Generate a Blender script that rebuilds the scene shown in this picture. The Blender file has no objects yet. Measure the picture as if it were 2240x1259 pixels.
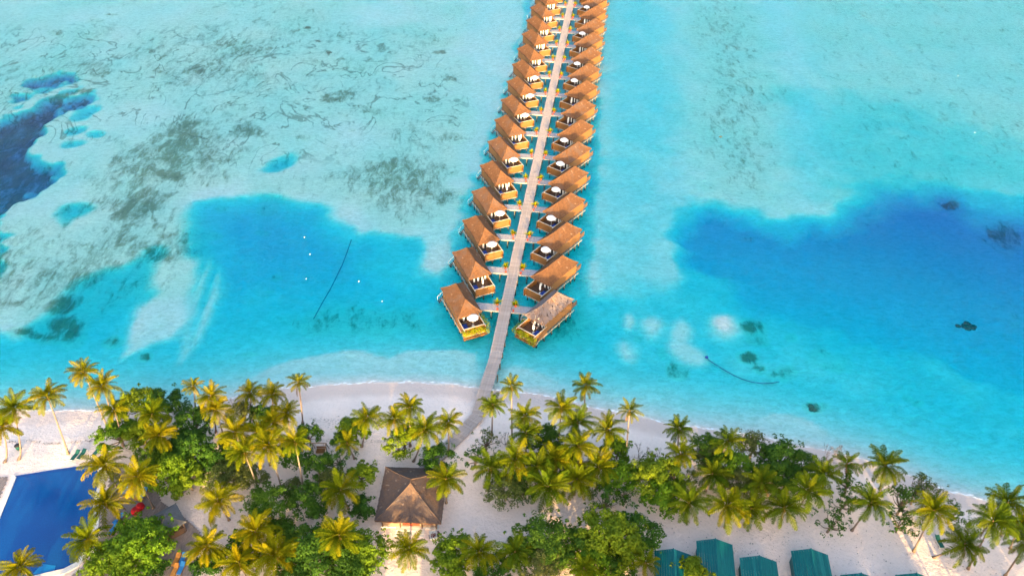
import bpy, bmesh, math, random
import numpy as np
from mathutils import Vector, Matrix

S = bpy.context.scene
COL = S.collection
R = math.radians
# ------------------------------------------------------------------ camera
CAMH = 100.0
PITCH = 39.38
cam = bpy.data.cameras.new('camera')
cam.lens = 28.0
cam.sensor_width = 36.0
cam.clip_start = 1.0
cam.clip_end = 20000.0
camo = bpy.data.objects.new('camera', cam)
COL.objects.link(camo)
camo.location = (0, 0, CAMH)
camo.rotation_euler = (R(90 - PITCH), 0, 0)
S.camera = camo
# ------------------------------------------------------------------ light
SUN_EL = 10.5
SHADOW_AZ = -4.3          # direction in which shadows fall, degrees clockwise from +Y
sd = Vector((math.sin(R(SHADOW_AZ)) * math.cos(R(SUN_EL)), math.cos(R(SHADOW_AZ)) * math.cos(R(SUN_EL)), -math.sin(R(SUN_EL))))
world = bpy.data.worlds.new('World')
S.world = world
world.use_nodes = True
wn = world.node_tree.nodes
sky = wn.new('ShaderNodeTexSky')
sky.sky_type = 'NISHITA'
sky.sun_disc = False
sky.sun_elevation = R(SUN_EL)
sky.sun_rotation = R(180 + SHADOW_AZ)
sky.air_density = 1.0
sky.dust_density = 4.5
sky.ozone_density = 0.9
bg = wn['Background']
bg.inputs['Strength'].default_value = 0.15
world.node_tree.links.new(sky.outputs[0], bg.inputs['Color'])
sun = bpy.data.lights.new('sun', 'SUN')
sun.energy = 2.8
sun.angle = R(0.6)
sun.color = (1.0, 0.66, 0.26)
suno = bpy.data.objects.new('sun', sun)
COL.objects.link(suno)
suno.rotation_euler = sd.to_track_quat('-Z', 'Y').to_euler()
suno.location = (60, -300, 120)
S.view_settings.view_transform = 'Standard'
S.view_settings.look = 'None'
S.view_settings.gamma = 1.0
S.view_settings.exposure = 2.55
S.render.engine = 'CYCLES'
S.cycles.max_bounces = 4
S.cycles.transparent_max_bounces = 8
S.cycles.volume_bounces = 0
S.cycles.use_adaptive_sampling = True
S.cycles.adaptive_threshold = 0.025
S.cycles.diffuse_bounces = 2
S.cycles.glossy_bounces = 2
S.cycles.transmission_bounces = 2
S.cycles.use_fast_gi = False

# ------------------------------------------------------------------ helpers
F = 28.0 / 36.0 * 2240.0
cp, sp = math.cos(R(PITCH)), math.sin(R(PITCH))
GZ = 1.2                                # height of the island's flat sand

def at(x, y, z=0.0):                    # photo pixel -> world point on the level z
    u, v = x - 1120.0, 629.5 - y
    dy, dz = F * cp + v * sp, -F * sp + v * cp
    t = (z - CAMH) / dz
    return Vector((u * t, dy * t, z))

def height_over(cx, cy, Y):             # height of the point seen at a pixel when it stands at distance Y
    v = 629.5 - cy
    dy, dz = F * cp + v * sp, -F * sp + v * cp
    return CAMH + Y * dz / dy

class MB:
    def __init__(self):
        self.v, self.f = [], []
    def add(self, vs, fs):
        n = len(self.v)
        self.v += [tuple(p) for p in vs]
        self.f += [tuple(i + n for i in f) for f in fs]
        return self
    def box(self, c, s, rz=0.0, M=None):
        x, y, z = s[0] / 2, s[1] / 2, s[2] / 2
        vs = [Vector(q) for q in ((-x, -y, -z), (x, -y, -z), (x, y, -z), (-x, y, -z), (-x, -y, z), (x, -y, z), (x, y, z), (-x, y, z))]
        Q = (M or Matrix.Rotation(rz, 3, 'Z'))
        vs = [Q @ p + Vector(c) for p in vs]
        return self.add(vs, [(0, 3, 2, 1), (4, 5, 6, 7), (0, 1, 5, 4), (1, 2, 6, 5), (2, 3, 7, 6), (3, 0, 4, 7)])
    def tube(self, pts, rads, n=8, cap=True):
        pts = [Vector(p) for p in pts]
        rings = []
        base = len(self.v)
        for i, p in enumerate(pts):
            d = (pts[min(i + 1, len(pts) - 1)] - pts[max(i - 1, 0)]).normalized()
            a = d.cross(Vector((0, 0, 1)))
            if a.length < 1e-3: a = d.cross(Vector((0, 1, 0)))
            a.normalize(); b = d.cross(a)
            r = rads[i] if hasattr(rads, '__len__') else rads
            self.v += [tuple(p + a * (r * math.cos(k * 2 * math.pi / n)) + b * (r * math.sin(k * 2 * math.pi / n))) for k in range(n)]
        for i in range(len(pts) - 1):
            for k in range(n):
                q = (k + 1) % n
                self.f.append((base + i * n + k, base + i * n + q, base + (i + 1) * n + q, base + (i + 1) * n + k))
        if cap:
            self.f.append(tuple(base + k for k in range(n))[::-1])
            self.f.append(tuple(base + (len(pts) - 1) * n + k for k in range(n)))
        return self
    def cone(self, c, prof, n=12):      # lathe: prof = [(r, z)...]
        base = len(self.v)
        for r, z in prof:
            self.v += [(c[0] + r * math.cos(k * 2 * math.pi / n), c[1] + r * math.sin(k * 2 * math.pi / n), c[2] + z) for k in range(n)]
        for i in range(len(prof) - 1):
            for k in range(n):
                q = (k + 1) % n
                self.f.append((base + i * n + k, base + i * n + q, base + (i + 1) * n + q, base + (i + 1) * n + k))
        self.f.append(tuple(base + k for k in range(n))[::-1])
        self.f.append(tuple(base + (len(prof) - 1) * n + k for k in range(n)))
        return self
    def prism(self, poly, z0, z1):
        n = len(poly)
        vs = [(p[0], p[1], z0) for p in poly] + [(p[0], p[1], z1) for p in poly]
        fs = [tuple(range(n))[::-1], tuple(range(n, 2 * n))]
        fs += [(i, (i + 1) % n, n + (i + 1) % n, n + i) for i in range(n)]
        return self.add(vs, fs)
    def mesh(self, name, mat, smooth=False):
        me = bpy.data.meshes.new(name)
        me.from_pydata(self.v, [], self.f)
        if smooth: me.polygons.foreach_set('use_smooth', [True] * len(me.polygons))
        me.materials.append(mat)
        me.update()
        return me
    def build(self, name, mat, parent=None, smooth=False):
        return link(name, self.mesh(name, mat, smooth), parent)

def link(name, me, parent=None):
    o = bpy.data.objects.new(name, me)
    COL.objects.link(o)
    if parent is not None: o.parent = parent
    return o
def tag(o, label=None, cat=None, group=None, kind=None):
    if label: o['label'] = label
    if cat: o['category'] = cat
    if group: o['group'] = group
    if kind: o['kind'] = kind
    return o
def thing(name, label, cat, loc=(0, 0, 0), rz=0.0, group=None):
    o = bpy.data.objects.new(name, None)
    COL.objects.link(o)
    o.empty_display_size = 0.3
    o.location = loc
    o.rotation_euler = (0, 0, rz)
    return tag(o, label, cat, group)
def copy_tree(o, parent=None):
    c = o.copy()
    COL.objects.link(c)
    c.parent = parent
    for ch in o.children: copy_tree(ch, c)
    return c

# ------------------------------------------------------------------ materials
class NT:
    def __init__(self, name):
        self.m = bpy.data.materials.new(name)
        self.m.use_nodes = True
        self.t = self.m.node_tree
        self.t.nodes.clear()
        self.out = self.t.nodes.new('ShaderNodeOutputMaterial')
    def n(self, typ, **kw):
        nd = self.t.nodes.new('ShaderNode' + typ)
        for k, v in kw.items():
            if k in nd.inputs: self.set(nd.inputs[k], v)
            else: setattr(nd, k, v)
        return nd
    def set(self, inp, v):
        if isinstance(v, bpy.types.NodeSocket): self.t.links.new(v, inp)
        else: inp.default_value = v
    def noise(self, scale, detail=3, rough=0.55, vec=None, dist=0.0, typ='FBM'):
        nd = self.t.nodes.new('ShaderNodeTexNoise')
        nd.inputs['Scale'].default_value = scale
        nd.inputs['Detail'].default_value = detail
        nd.inputs['Roughness'].default_value = rough
        nd.inputs['Distortion'].default_value = dist
        if vec is not None: self.t.links.new(vec, nd.inputs['Vector'])
        return nd.outputs['Fac']
    def coord(self, kind='Object'):
        return self.n('TexCoord').outputs[kind]
    def mapping(self, vec, scale=(1, 1, 1), rot=(0, 0, 0)):
        nd = self.n('Mapping')
        nd.inputs['Scale'].default_value = scale
        nd.inputs['Rotation'].default_value = rot
        self.t.links.new(vec, nd.inputs['Vector'])
        return nd.outputs[0]
    def ramp(self, fac, a, b, lo=0.0, hi=1.0):
        nd = self.n('MapRange', interpolation_type='SMOOTHSTEP')
        self.set(nd.inputs[0], fac)
        for i, v in zip((1, 2, 3, 4), (a, b, lo, hi)): self.set(nd.inputs[i], v)
        return nd.outputs[0]
    def math(self, op, a, b=0.0):
        nd = self.n('Math', operation=op)
        self.set(nd.inputs[0], a); self.set(nd.inputs[1], b)
        return nd.outputs[0]
    def mix(self, fac, a, b, blend='MIX'):
        nd = self.t.nodes.new('ShaderNodeMix')
        nd.data_type = 'RGBA'
        nd.blend_type = blend
        self.set(nd.inputs[0], fac)
        self.set(nd.inputs[6], c4(a)); self.set(nd.inputs[7], c4(b))
        return nd.outputs[2]
    def bump(self, h, strength=0.4, dist=0.1):
        nd = self.n('Bump')
        nd.inputs['Strength'].default_value = strength
        nd.inputs['Distance'].default_value = dist
        self.t.links.new(h, nd.inputs['Height'])
        return nd.outputs[0]
    def principled(self, col, rough=0.8, normal=None, spec=0.3, **kw):
        nd = self.n('BsdfPrincipled')
        self.set(nd.inputs['Base Color'], c4(col))
        self.set(nd.inputs['Roughness'], rough)
        self.set(nd.inputs['Specular IOR Level'], spec)
        if normal is not None: self.t.links.new(normal, nd.inputs['Normal'])
        for k, v in kw.items(): self.set(nd.inputs[k], v)
        return nd.outputs[0]
    def done(self, shader, vol=None):
        self.t.links.new(shader, self.out.inputs['Surface'])
        if vol is not None: self.t.links.new(vol, self.out.inputs['Volume'])
        return self.m
def c4(c):
    if isinstance(c, bpy.types.NodeSocket): return c
    return (c[0], c[1], c[2], 1.0)

def plain(name, col, rough=0.7, var=0.25, scale=3.0, bump=0.0, spec=0.3, stretch=(1, 1, 1)):
    m = NT(name)
    v = m.mapping(m.coord(), stretch)
    nz = m.noise(scale, 4, 0.6, v)
    rnd = m.n('ObjectInfo').outputs['Random']
    a = tuple(x * (1 - var) for x in col)
    b = tuple(min(0.95, x * (1 + var)) for x in col)
    f = m.math('ADD', m.math('MULTIPLY', m.ramp(nz, 0.3, 0.7), 0.7), m.math('MULTIPLY', rnd, 0.3))
    return m.done(m.principled(m.mix(f, a, b), rough, m.bump(nz, bump, 0.05) if bump else None, spec))

def leaf_mat(name, dark, light, warm, transl=0.35, rough=0.5, spec=0.10):
    m = NT(name)
    rnd = m.n('ObjectInfo').outputs['Random']
    g = m.n('NewGeometry')
    nz = m.noise(0.9, 3, 0.6, g.outputs['Position'])
    isl = g.outputs['Random Per Island']
    f = m.math('ADD', m.math('MULTIPLY', m.ramp(nz, 0.3, 0.7), 0.4), m.math('MULTIPLY', isl, 0.6))
    col = m.mix(f, dark, light)
    col = m.mix(m.ramp(rnd, 0.35, 1.0, 0.0, 0.55), col, warm)
    p = m.principled(col, rough + .15, None, spec)
    t = m.n('BsdfTranslucent')
    m.set(t.inputs['Color'], m.mix(0.35, col, warm))
    mx = m.n('MixShader')
    mx.inputs[0].default_value = transl
    m.t.links.new(p, mx.inputs[1]); m.t.links.new(t.outputs[0], mx.inputs[2])
    return m.done(mx.outputs[0])

M = {}
M['palm'] = leaf_mat('palm_leaf_sun_gold', (0.06, 0.085, 0.002), (0.19, 0.185, 0.004), (0.34, 0.24, 0.004), 0.32, 0.5, 0.02)  # sun gold of the left palms, put into the leaf colour
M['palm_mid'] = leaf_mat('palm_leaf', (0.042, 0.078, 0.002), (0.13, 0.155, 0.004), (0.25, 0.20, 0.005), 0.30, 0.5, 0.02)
M['palm_shade_green'] = leaf_mat('palm_leaf_shade_green', (0.030, 0.068, 0.003), (0.095, 0.135, 0.006), (0.17, 0.17, 0.006), 0.28, 0.5, 0.02)  # green of the less sunlit right palms, put into the leaf colour
M['palm_dry'] = leaf_mat('palm_leaf_dry', (0.10, 0.055, 0.02), (0.22, 0.13, 0.05), (0.26, 0.15, 0.05), 0.15, 0.6, 0.02)
M['heart'] = plain('palm_heart', (0.24, 0.14, 0.05), 0.8, 0.4, 6, 0.5)
M['leaf_a'] = leaf_mat('leaf_bright', (0.035, 0.10, 0.005), (0.12, 0.21, 0.008), (0.19, 0.22, 0.008), 0.2, 0.4)
M['leaf_b'] = leaf_mat('leaf_dark', (0.018, 0.062, 0.007), (0.055, 0.125, 0.010), (0.08, 0.14, 0.010), 0.18, 0.4)
M['leaf_c'] = leaf_mat('leaf_olive', (0.05, 0.08, 0.018), (0.11, 0.14, 0.03), (0.14, 0.14, 0.04), 0.28, 0.5)
M['vine'] = leaf_mat('leaf_vine', (0.16, 0.22, 0.006), (0.36, 0.34, 0.008), (0.42, 0.36, 0.01), 0.35, 0.5)
M['twig'] = plain('dry_twig', (0.22, 0.17, 0.14), 0.9, 0.3, 8)
M['trunk'] = plain('palm_trunk', (0.20, 0.15, 0.12), 0.9, 0.35, 5, 0.6, stretch=(0.3, 0.3, 2))
M['bark'] = plain('tree_bark', (0.17, 0.13, 0.10), 0.9, 0.3, 6, 0.5)
M['timber'] = plain('villa_timber', (0.22, 0.098, 0.030), 0.7, 0.25, 3, 0.2, stretch=(1, 1, 6))
M['timber_dark'] = plain('dark_timber', (0.11, 0.065, 0.045), 0.8, 0.3, 3)
M['stilt'] = plain('stilt_wood', (0.13, 0.10, 0.075), 0.85, 0.4, 2.5)
M['trim'] = plain('pale_trim', (0.55, 0.46, 0.36), 0.7, 0.15, 3)
M['white'] = plain('white_fabric', (0.82, 0.80, 0.78), 0.8, 0.05, 3)
M['whitewood'] = plain('white_paint', (0.74, 0.71, 0.68), 0.6, 0.12, 3)
M['navy'] = plain('blue_cushion', (0.015, 0.05, 0.28), 0.85, 0.2, 4)
M['bluetowel'] = plain('blue_towel', (0.03, 0.19, 0.48), 0.9, 0.2, 4)
M['black'] = plain('black_cushion', (0.02, 0.022, 0.028), 0.8, 0.3, 4)
M['greentex'] = plain('green_textile', (0.008, 0.085, 0.075), 0.8, 0.2, 4)
M['orange'] = plain('orange_teak', (0.50, 0.22, 0.05), 0.65, 0.25, 4)
M['red'] = plain('red_fabric', (0.45, 0.012, 0.02), 0.85, 0.2, 4)
M['yellow'] = plain('yellow_fabric', (0.55, 0.33, 0.04), 0.85, 0.2, 4)
M['terracotta'] = plain('terracotta', (0.55, 0.10, 0.045), 0.7, 0.2, 4)
M['jetty'] = plain('jetty_plank', (0.34, 0.285, 0.27), 0.85, 0.42, 2.2, 0.3, stretch=(1, 6, 1))
M['bridge'] = plain('bridge_plank', (0.33, 0.31, 0.34), 0.85, 0.25, 2.2, 0.3, stretch=(5, 1, 1))
M['deck'] = plain('pool_deck_plank', (0.24, 0.19, 0.175), 0.85, 0.30, 2.0, 0.3, stretch=(6, 1, 1))
M['stone'] = plain('pale_coping', (0.66, 0.63, 0.60), 0.8, 0.12, 3, 0.2)
M['plaster'] = plain('pavilion_wall', (0.28, 0.20, 0.15), 0.85, 0.15, 2)
M['redwood'] = plain('red_wood', (0.26, 0.055, 0.03), 0.6, 0.3, 4)
M['glass'] = plain('dark_glass', (0.03, 0.035, 0.04), 0.15, 0.2, 2, 0, 0.5)
M['rope'] = plain('dark_rope', (0.02, 0.04, 0.12), 0.8, 0.3, 3)
M['debris'] = plain('debris', (0.10, 0.075, 0.06), 0.9, 0.5, 8)
M['coral'] = plain('coral', (0.13, 0.14, 0.10), 0.95, 0.5, 3, 0.6)
M['foam'] = plain('foam', (0.85, 0.86, 0.87), 0.7, 0.05, 3)
M['skin'] = plain('skin', (0.30, 0.16, 0.09), 0.6, 0.1, 3)
M['cloth'] = plain('dark_clothes', (0.02, 0.025, 0.05), 0.85, 0.2, 6)

def thatch_mat(name, a, b, grey, amount):
    m = NT(name)
    c = m.coord()
    g = m.n('NewGeometry')
    isl = g.outputs['Random Per Island']
    rnd = m.n('ObjectInfo').outputs['Random']
    nz = m.noise(9, 5, 0.7, c)
    big = m.noise(0.6, 4, 0.6, m.n('NewGeometry').outputs['Position'])
    f = m.math('ADD', m.math('MULTIPLY', isl, 0.55), m.math('MULTIPLY', m.ramp(nz, 0.3, 0.7), 0.45))
    col = m.mix(f, a, b)
    gm = m.math('MULTIPLY', m.ramp(m.math('ADD', big, m.math('MULTIPLY', m.math('SUBTRACT', rnd, .4), 0.22)), 0.62 - 0.4 * amount, 0.80 - 0.3 * amount), min(1.0, 0.4 + amount))
    col = m.mix(gm, col, grey)
    col = m.mix(m.ramp(isl, 0.965, 0.99, 0, 0.22), col, (0.48, 0.38, 0.30))
    return m.done(m.principled(col, 0.95, m.bump(nz, 0.6, 0.06), 0.1))
M['thatch'] = thatch_mat('thatch', (0.085, 0.040, 0.022), (0.17, 0.083, 0.042), (0.115, 0.078, 0.066), 0.22)
M['thatch_grey'] = thatch_mat('thatch_weathered', (0.14, 0.08, 0.055), (0.28, 0.17, 0.12), (0.17, 0.135, 0.135), 0.75)
M['thatch_pav'] = thatch_mat('thatch_pavilion', (0.070, 0.042, 0.031), (0.175, 0.11, 0.078), (0.085, 0.065, 0.062), 0.45)
M['thatch_kiosk'] = thatch_mat('thatch_kiosk', (0.10, 0.095, 0.09), (0.19, 0.18, 0.175), (0.13, 0.13, 0.14), 0.6)

def teal_mat():
    m = NT('teal_sheet_metal')
    rnd = m.n('ObjectInfo').outputs['Random']
    v = m.mapping(m.coord(), (3, 0.4, 3))
    nz = m.noise(2.0, 5, 0.65, v)
    col = m.mix(m.ramp(nz, 0.25, 0.75), (0.002, 0.085, 0.100), (0.004, 0.135, 0.142))
    col = m.mix(m.ramp(rnd, 0.6, 1.0, 0, 0.6), col, (0.02, 0.20, 0.20))
    return m.done(m.principled(col, 0.5, m.bump(nz, 0.15, 0.03), 0.2))
M['teal'] = teal_mat()

# ------------------------------------------------------------------ ground and sea bed: one sheet
rng = np.random.default_rng(7)
def vnoise(X, Y, scale, seed, octaves=4, gain=0.5):
    tot = np.zeros_like(X); amp = 1.0; norm = 0.0
    for o in range(octaves):
        g = np.random.default_rng(seed + o * 17).random((256, 256))
        x, y = X / scale + 1000.0, Y / scale + 1000.0
        xi, yi = np.floor(x).astype(int), np.floor(y).astype(int)
        fx, fy = x - xi, y - yi
        fx, fy = fx * fx * (3 - 2 * fx), fy * fy * (3 - 2 * fy)
        a, b = g[xi % 256, yi % 256], g[(xi + 1) % 256, yi % 256]
        c, d = g[xi % 256, (yi + 1) % 256], g[(xi + 1) % 256, (yi + 1) % 256]
        tot += amp * ((a * (1 - fx) + b * fx) * (1 - fy) + (c * (1 - fx) + d * fx) * fy)
        norm += amp; amp *= gain; scale *= 0.5
    return tot / norm - 0.5
def axis(lo, hi, step, far):
    core = np.arange(lo, hi + step * 0.5, step)
    out = []; s = step; p = 0.0
    while p < far:
        s *= 1.35; p += s; out.append(p)
    out = np.array(out)
    return np.concatenate([lo - out[::-1], core, hi + out])
XS = axis(-190.0, 195.0, 0.8, 6000.0)
YS = axis(36.0, 300.0, 0.8, 6000.0)
GX, GY = np.meshgrid(XS, YS)
def sdf(poly):                           # + inside, metres
    d = np.full(GX.shape, 1e12); ins = np.zeros(GX.shape, bool)
    n = len(poly)
    for i in range(n):
        ax, ay = poly[i]; bx, by = poly[(i + 1) % n]
        ex, ey = bx - ax, by - ay
        wx, wy = GX - ax, GY - ay
        t = np.clip((wx * ex + wy * ey) / (ex * ex + ey * ey + 1e-9), 0, 1)
        d = np.minimum(d, (wx - ex * t) ** 2 + (wy - ey * t) ** 2)
        if abs(by - ay) > 1e-9:
            cond = ((ay > GY) != (by > GY)) & (GX < (bx - ax) * (GY - ay) / (by - ay) + ax)
            ins ^= cond
    d = np.sqrt(d)
    return np.where(ins, d, -d)
def sstep(x, a, b):
    t = np.clip((x - a) / (b - a), 0, 1)
    return t * t * (3 - 2 * t)
def P(pix, z=0.0):
    return [tuple(at(x, y, z)[:2]) for x, y in pix]
nA = vnoise(GX, GY, 14.0, 1, 5)
nB = vnoise(GX, GY, 5.0, 2, 4)
nC = vnoise(GX, GY, 45.0, 3, 4)
nS = vnoise(GX * 0.93 + GY * 0.12, GY * 0.28, 4.0, 9, 4)      # streaky along the current
def area(pix, soft, rough=3.0, dens=1.0):
    return dens * sstep(sdf(P(pix)) + rough * 2 * nA + rough * nB, -soft, soft)
def ell(cx, cy, rx, ry, soft=0.5, rough=0.6, rot=0.0):
    rough = max(rough, 0.10 * min(rx, 2.2 * ry)); soft = max(soft, 0.06 * min(rx, 2 * ry))
    pts = []
    for k in range(14):
        a = k * 2 * math.pi / 14
        x, y = rx * math.cos(a), ry * math.sin(a)
        pts.append((cx + x * math.cos(rot) - y * math.sin(rot), cy + x * math.sin(rot) + y * math.cos(rot)))
    return area(pts, soft, rough)
def lerp(a, b, m): return a * (1 - m) + b * m

SHORE = [(-900, 1010), (-300, 930), (0, 903), (110, 899), (222, 894), (330, 892), (420, 887), (503, 871), (615, 853), (698, 843), (817, 835), (896, 833), (1015, 845),
         (1075, 851), (1143, 859), (1198, 869), (1297, 889), (1396, 912), (1476, 928), (1599, 946), (1665, 952), (1764, 976), (1863, 1002),
         (1913, 1019), (2000, 1046), (2078, 1075), (2144, 1095), (2240, 1115), (2420, 1170), (2700, 1280)]
isl = P(SHORE) + [(260, 20), (300, -200), (-300, -260), (-330, 20)]
S_ISL = sdf(isl) + 1.0 * nB + 1.6 * nA

depth = 0.035 + 0.05 * (nA + 0.5) + 0 * GX
# deeper to the right of the jetty
depth = lerp(depth, 0.095, area([(1290, -200), (1320, 200), (1340, 480), (1380, 640), (2900, 900), (2900, -250)], 9, 3))
depth = lerp(depth, 0.16, area([(1330, -200), (1400, -200), (1480, 200), (1440, 420), (1500, 470), (1400, 640), (1310, 620), (1330, 250)], 6, 2))
depth = lerp(depth, 0.24, area([(1700, 200), (2000, 230), (2240, 330), (2600, 300), (2600, 440), (2100, 420), (1800, 400)], 12, 4) * 0.8)
# cyan channel by shore and villas; its left fingers are palm shadows given as depth
depth = lerp(depth, 0.52 + 0.1 * nA, area([(-900, 640), (-200, 690), (40, 735), (110, 690), (190, 615), (270, 585), (335, 555), (320, 640), (270, 720), (240, 800), (330, 780),
        (400, 735), (445, 690), (470, 640), (445, 540), (425, 440), (480, 425), (560, 434), (690, 450), (730, 488), (790, 512), (900, 530), (930, 590), (960, 600),
        (1000, 560), (1040, 430), (1090, 270), (1140, 90), (1180, -80), (1300, -80), (1310, 130), (1300, 300), (1290, 500), (1300, 640), (1400, 655),
        (1480, 610), (1500, 520), (1560, 455), (1680, 482), (1800, 480), (1880, 470), (1930, 415), (2100, 412), (2240, 425), (2900, 420), (2900, 1500), (-900, 1500)], 2.0, 3.2))
depth = lerp(depth, 0.33, area([(1310, 640), (1480, 620), (1600, 690), (1800, 760), (2000, 850), (1900, 900), (1700, 850), (1500, 850), (1330, 780)], 5, 2) * 0.85)
# dredged basins; the left ones' depth also includes tree shade
depth = lerp(depth, 1.05, area([(455, 455), (560, 455), (670, 468), (730, 520), (780, 550), (760, 610), (690, 640), (600, 640), (520, 610), (470, 540)], 7, 2))
depth = lerp(depth, 0.85, area([(470, 640), (640, 650), (800, 600), (900, 650), (900, 720), (640, 760), (480, 720)], 7, 2) * 0.7)
depth = lerp(depth, 2.6 + 0.7 * nC, area([(1520, 520), (1570, 478), (1640, 490), (1720, 520), (1810, 505), (1890, 500), (1930, 440), (2000, 425), (2080, 432), (2140, 470), (2240, 470), (2700, 470),
        (2700, 900), (2240, 800), (2100, 770), (1950, 720), (1820, 680), (1700, 640), (1600, 605), (1545, 565)], 8, 5))
depth = lerp(depth, 0.62, area([(600, 690), (760, 640), (900, 660), (955, 700), (960, 745), (820, 750), (640, 740)], 4, 2) * 0.7)
DARKBLUE = area([(-600, 300), (0, 255), (60, 232), (120, 190), (180, 186), (195, 212), (125, 240), (75, 310), (80, 350), (100, 370), (85, 400), (45, 440), (35, 510), (0, 560), (-600, 640)], 3.0, 13.0)
depth = lerp(depth, 2.3, DARKBLUE)
for e in ((185, 250, 34, 13, -0.35), (165, 285, 24, 8, -0.2), (205, 292, 18, 7, 0), (160, 315, 26, 7, -0.2), (612, 360, 34, 13, -0.25), (155, 466, 42, 22, -0.5)):
    depth = lerp(depth, 0.55, ell(e[0], e[1], e[2], e[3], 1.2, 0.8, e[4]))
# pale sand shelves by the beach and sand mounds
SHELF = np.maximum(area([(500, 900), (535, 829), (580, 800), (640, 780), (700, 768), (759, 757), (800, 760), (830, 772), (850, 776), (870, 768), (893, 760), (1000, 757), (1050, 770), (1062, 900)], 1.0, 0.6),
        area([(1080, 900), (1085, 800), (1130, 795), (1180, 805), (1230, 832), (1320, 868), (1440, 902), (1560, 925), (1632, 914), (1685, 896), (1731, 899), (1781, 916), (1814, 939), (1847, 972), (1900, 1030)], 1.1, 0.6))
depth = lerp(depth, 0.085, SHELF)
MOUND = np.zeros_like(GX)
for e in ((1580, 708, 31, 25, 0.2), (1428, 713, 28, 24, 0.1), (1490, 722, 24, 26, 0.2), (1368, 765, 24, 30, -0.6), (1375, 700, 15, 22, 0), (1500, 765, 38, 13, 0.5)):
    MOUND = np.maximum(MOUND, ell(e[0], e[1], e[2], e[3], 0.9, 0.3, e[4]) * (1.0 if e[0] == 1580 else 0.8))
depth = lerp(depth, 0.025, MOUND)
LIGHT_STREAK = sstep(vnoise(GX + 0.075 * GY, GY * 0.04, 3.2, 21, 3) + 0.12 * nB, -0.13, 0.06)  # light gaps between palm shadows, stretched along the shadow direction
# sunlit gaps between palm shadows on the left, shaped as shallow pale ridges
for pix in ([(445, 505), (475, 610), (462, 690), (430, 760), (390, 810), (330, 850), (310, 850), (350, 780), (385, 700), (400, 610), (410, 520)],
            [(330, 640), (320, 720), (290, 790), (240, 835), (205, 850), (215, 800), (250, 740), (290, 660)]):
    depth = lerp(depth, 0.13, area(pix, 1.6, 2.0) * LIGHT_STREAK)
depth *= 1.0 + 0.5 * nB * (1 - SHELF) + 0.35 * nS
# profile of the beach
off = -S_ISL
depth = np.minimum(depth, np.maximum(0.0, off) * 0.028 + 0.005) * sstep(off, -0.2, 0.6)
land = np.where(S_ISL > 0, np.minimum(0.085 * S_ISL + 0.30 * sstep(S_ISL, 3, 8), 1.2 + 0.0 * S_ISL), 0)
land = np.minimum(land, 1.2)
Z = np.where(S_ISL > 0, land + 0.10 * nB * sstep(S_ISL, 8, 16), -depth - 0.004)

reef = (0.32 + 0.42 * nC + 0.25 * nA) * area([(-600, -200), (1000, -200), (1050, 200), (980, 480), (860, 500), (700, 440), (430, 420), (440, 520), (400, 640), (200, 700), (-600, 740)], 8, 5)
reef = np.maximum(reef, 0.38 * area([(1480, -100), (1600, -100), (1750, 200), (1720, 460), (1560, 440), (1500, 300)], 14, 5))
reef = np.maximum(reef, 0.30 * area([(1700, -100), (2800, -100), (2800, 420), (1800, 450)], 14, 5))
reef = np.maximum(reef, (0.47 + .5 * nA) * area([(240, 300), (420, 250), (560, 320), (520, 420), (360, 460), (180, 520), (60, 600), (60, 480), (160, 400)], 8, 6))
reef = np.maximum(reef, (0.40 + .4 * nA) * area([(640, 380), (900, 330), (1010, 420), (960, 470), (760, 450)], 8, 5))
reef = np.maximum(reef, 0.40 * area([(600, 690), (760, 640), (930, 660), (955, 700), (960, 740), (820, 750), (640, 735)], 5, 4))
reef = np.maximum(reef, 0.38 * area([(950, 640), (1000, 700), (1060, 740), (1300, 760), (1300, 640), (1080, 660)], 5, 4))
reef = np.maximum(reef, (0.44 + .35 * nA + .3 * nC) * area([(-300, 560), (60, 440), (250, 420), (420, 440), (440, 540), (380, 620), (260, 600), (150, 650), (60, 700), (-300, 720)], 8, 5))
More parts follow.
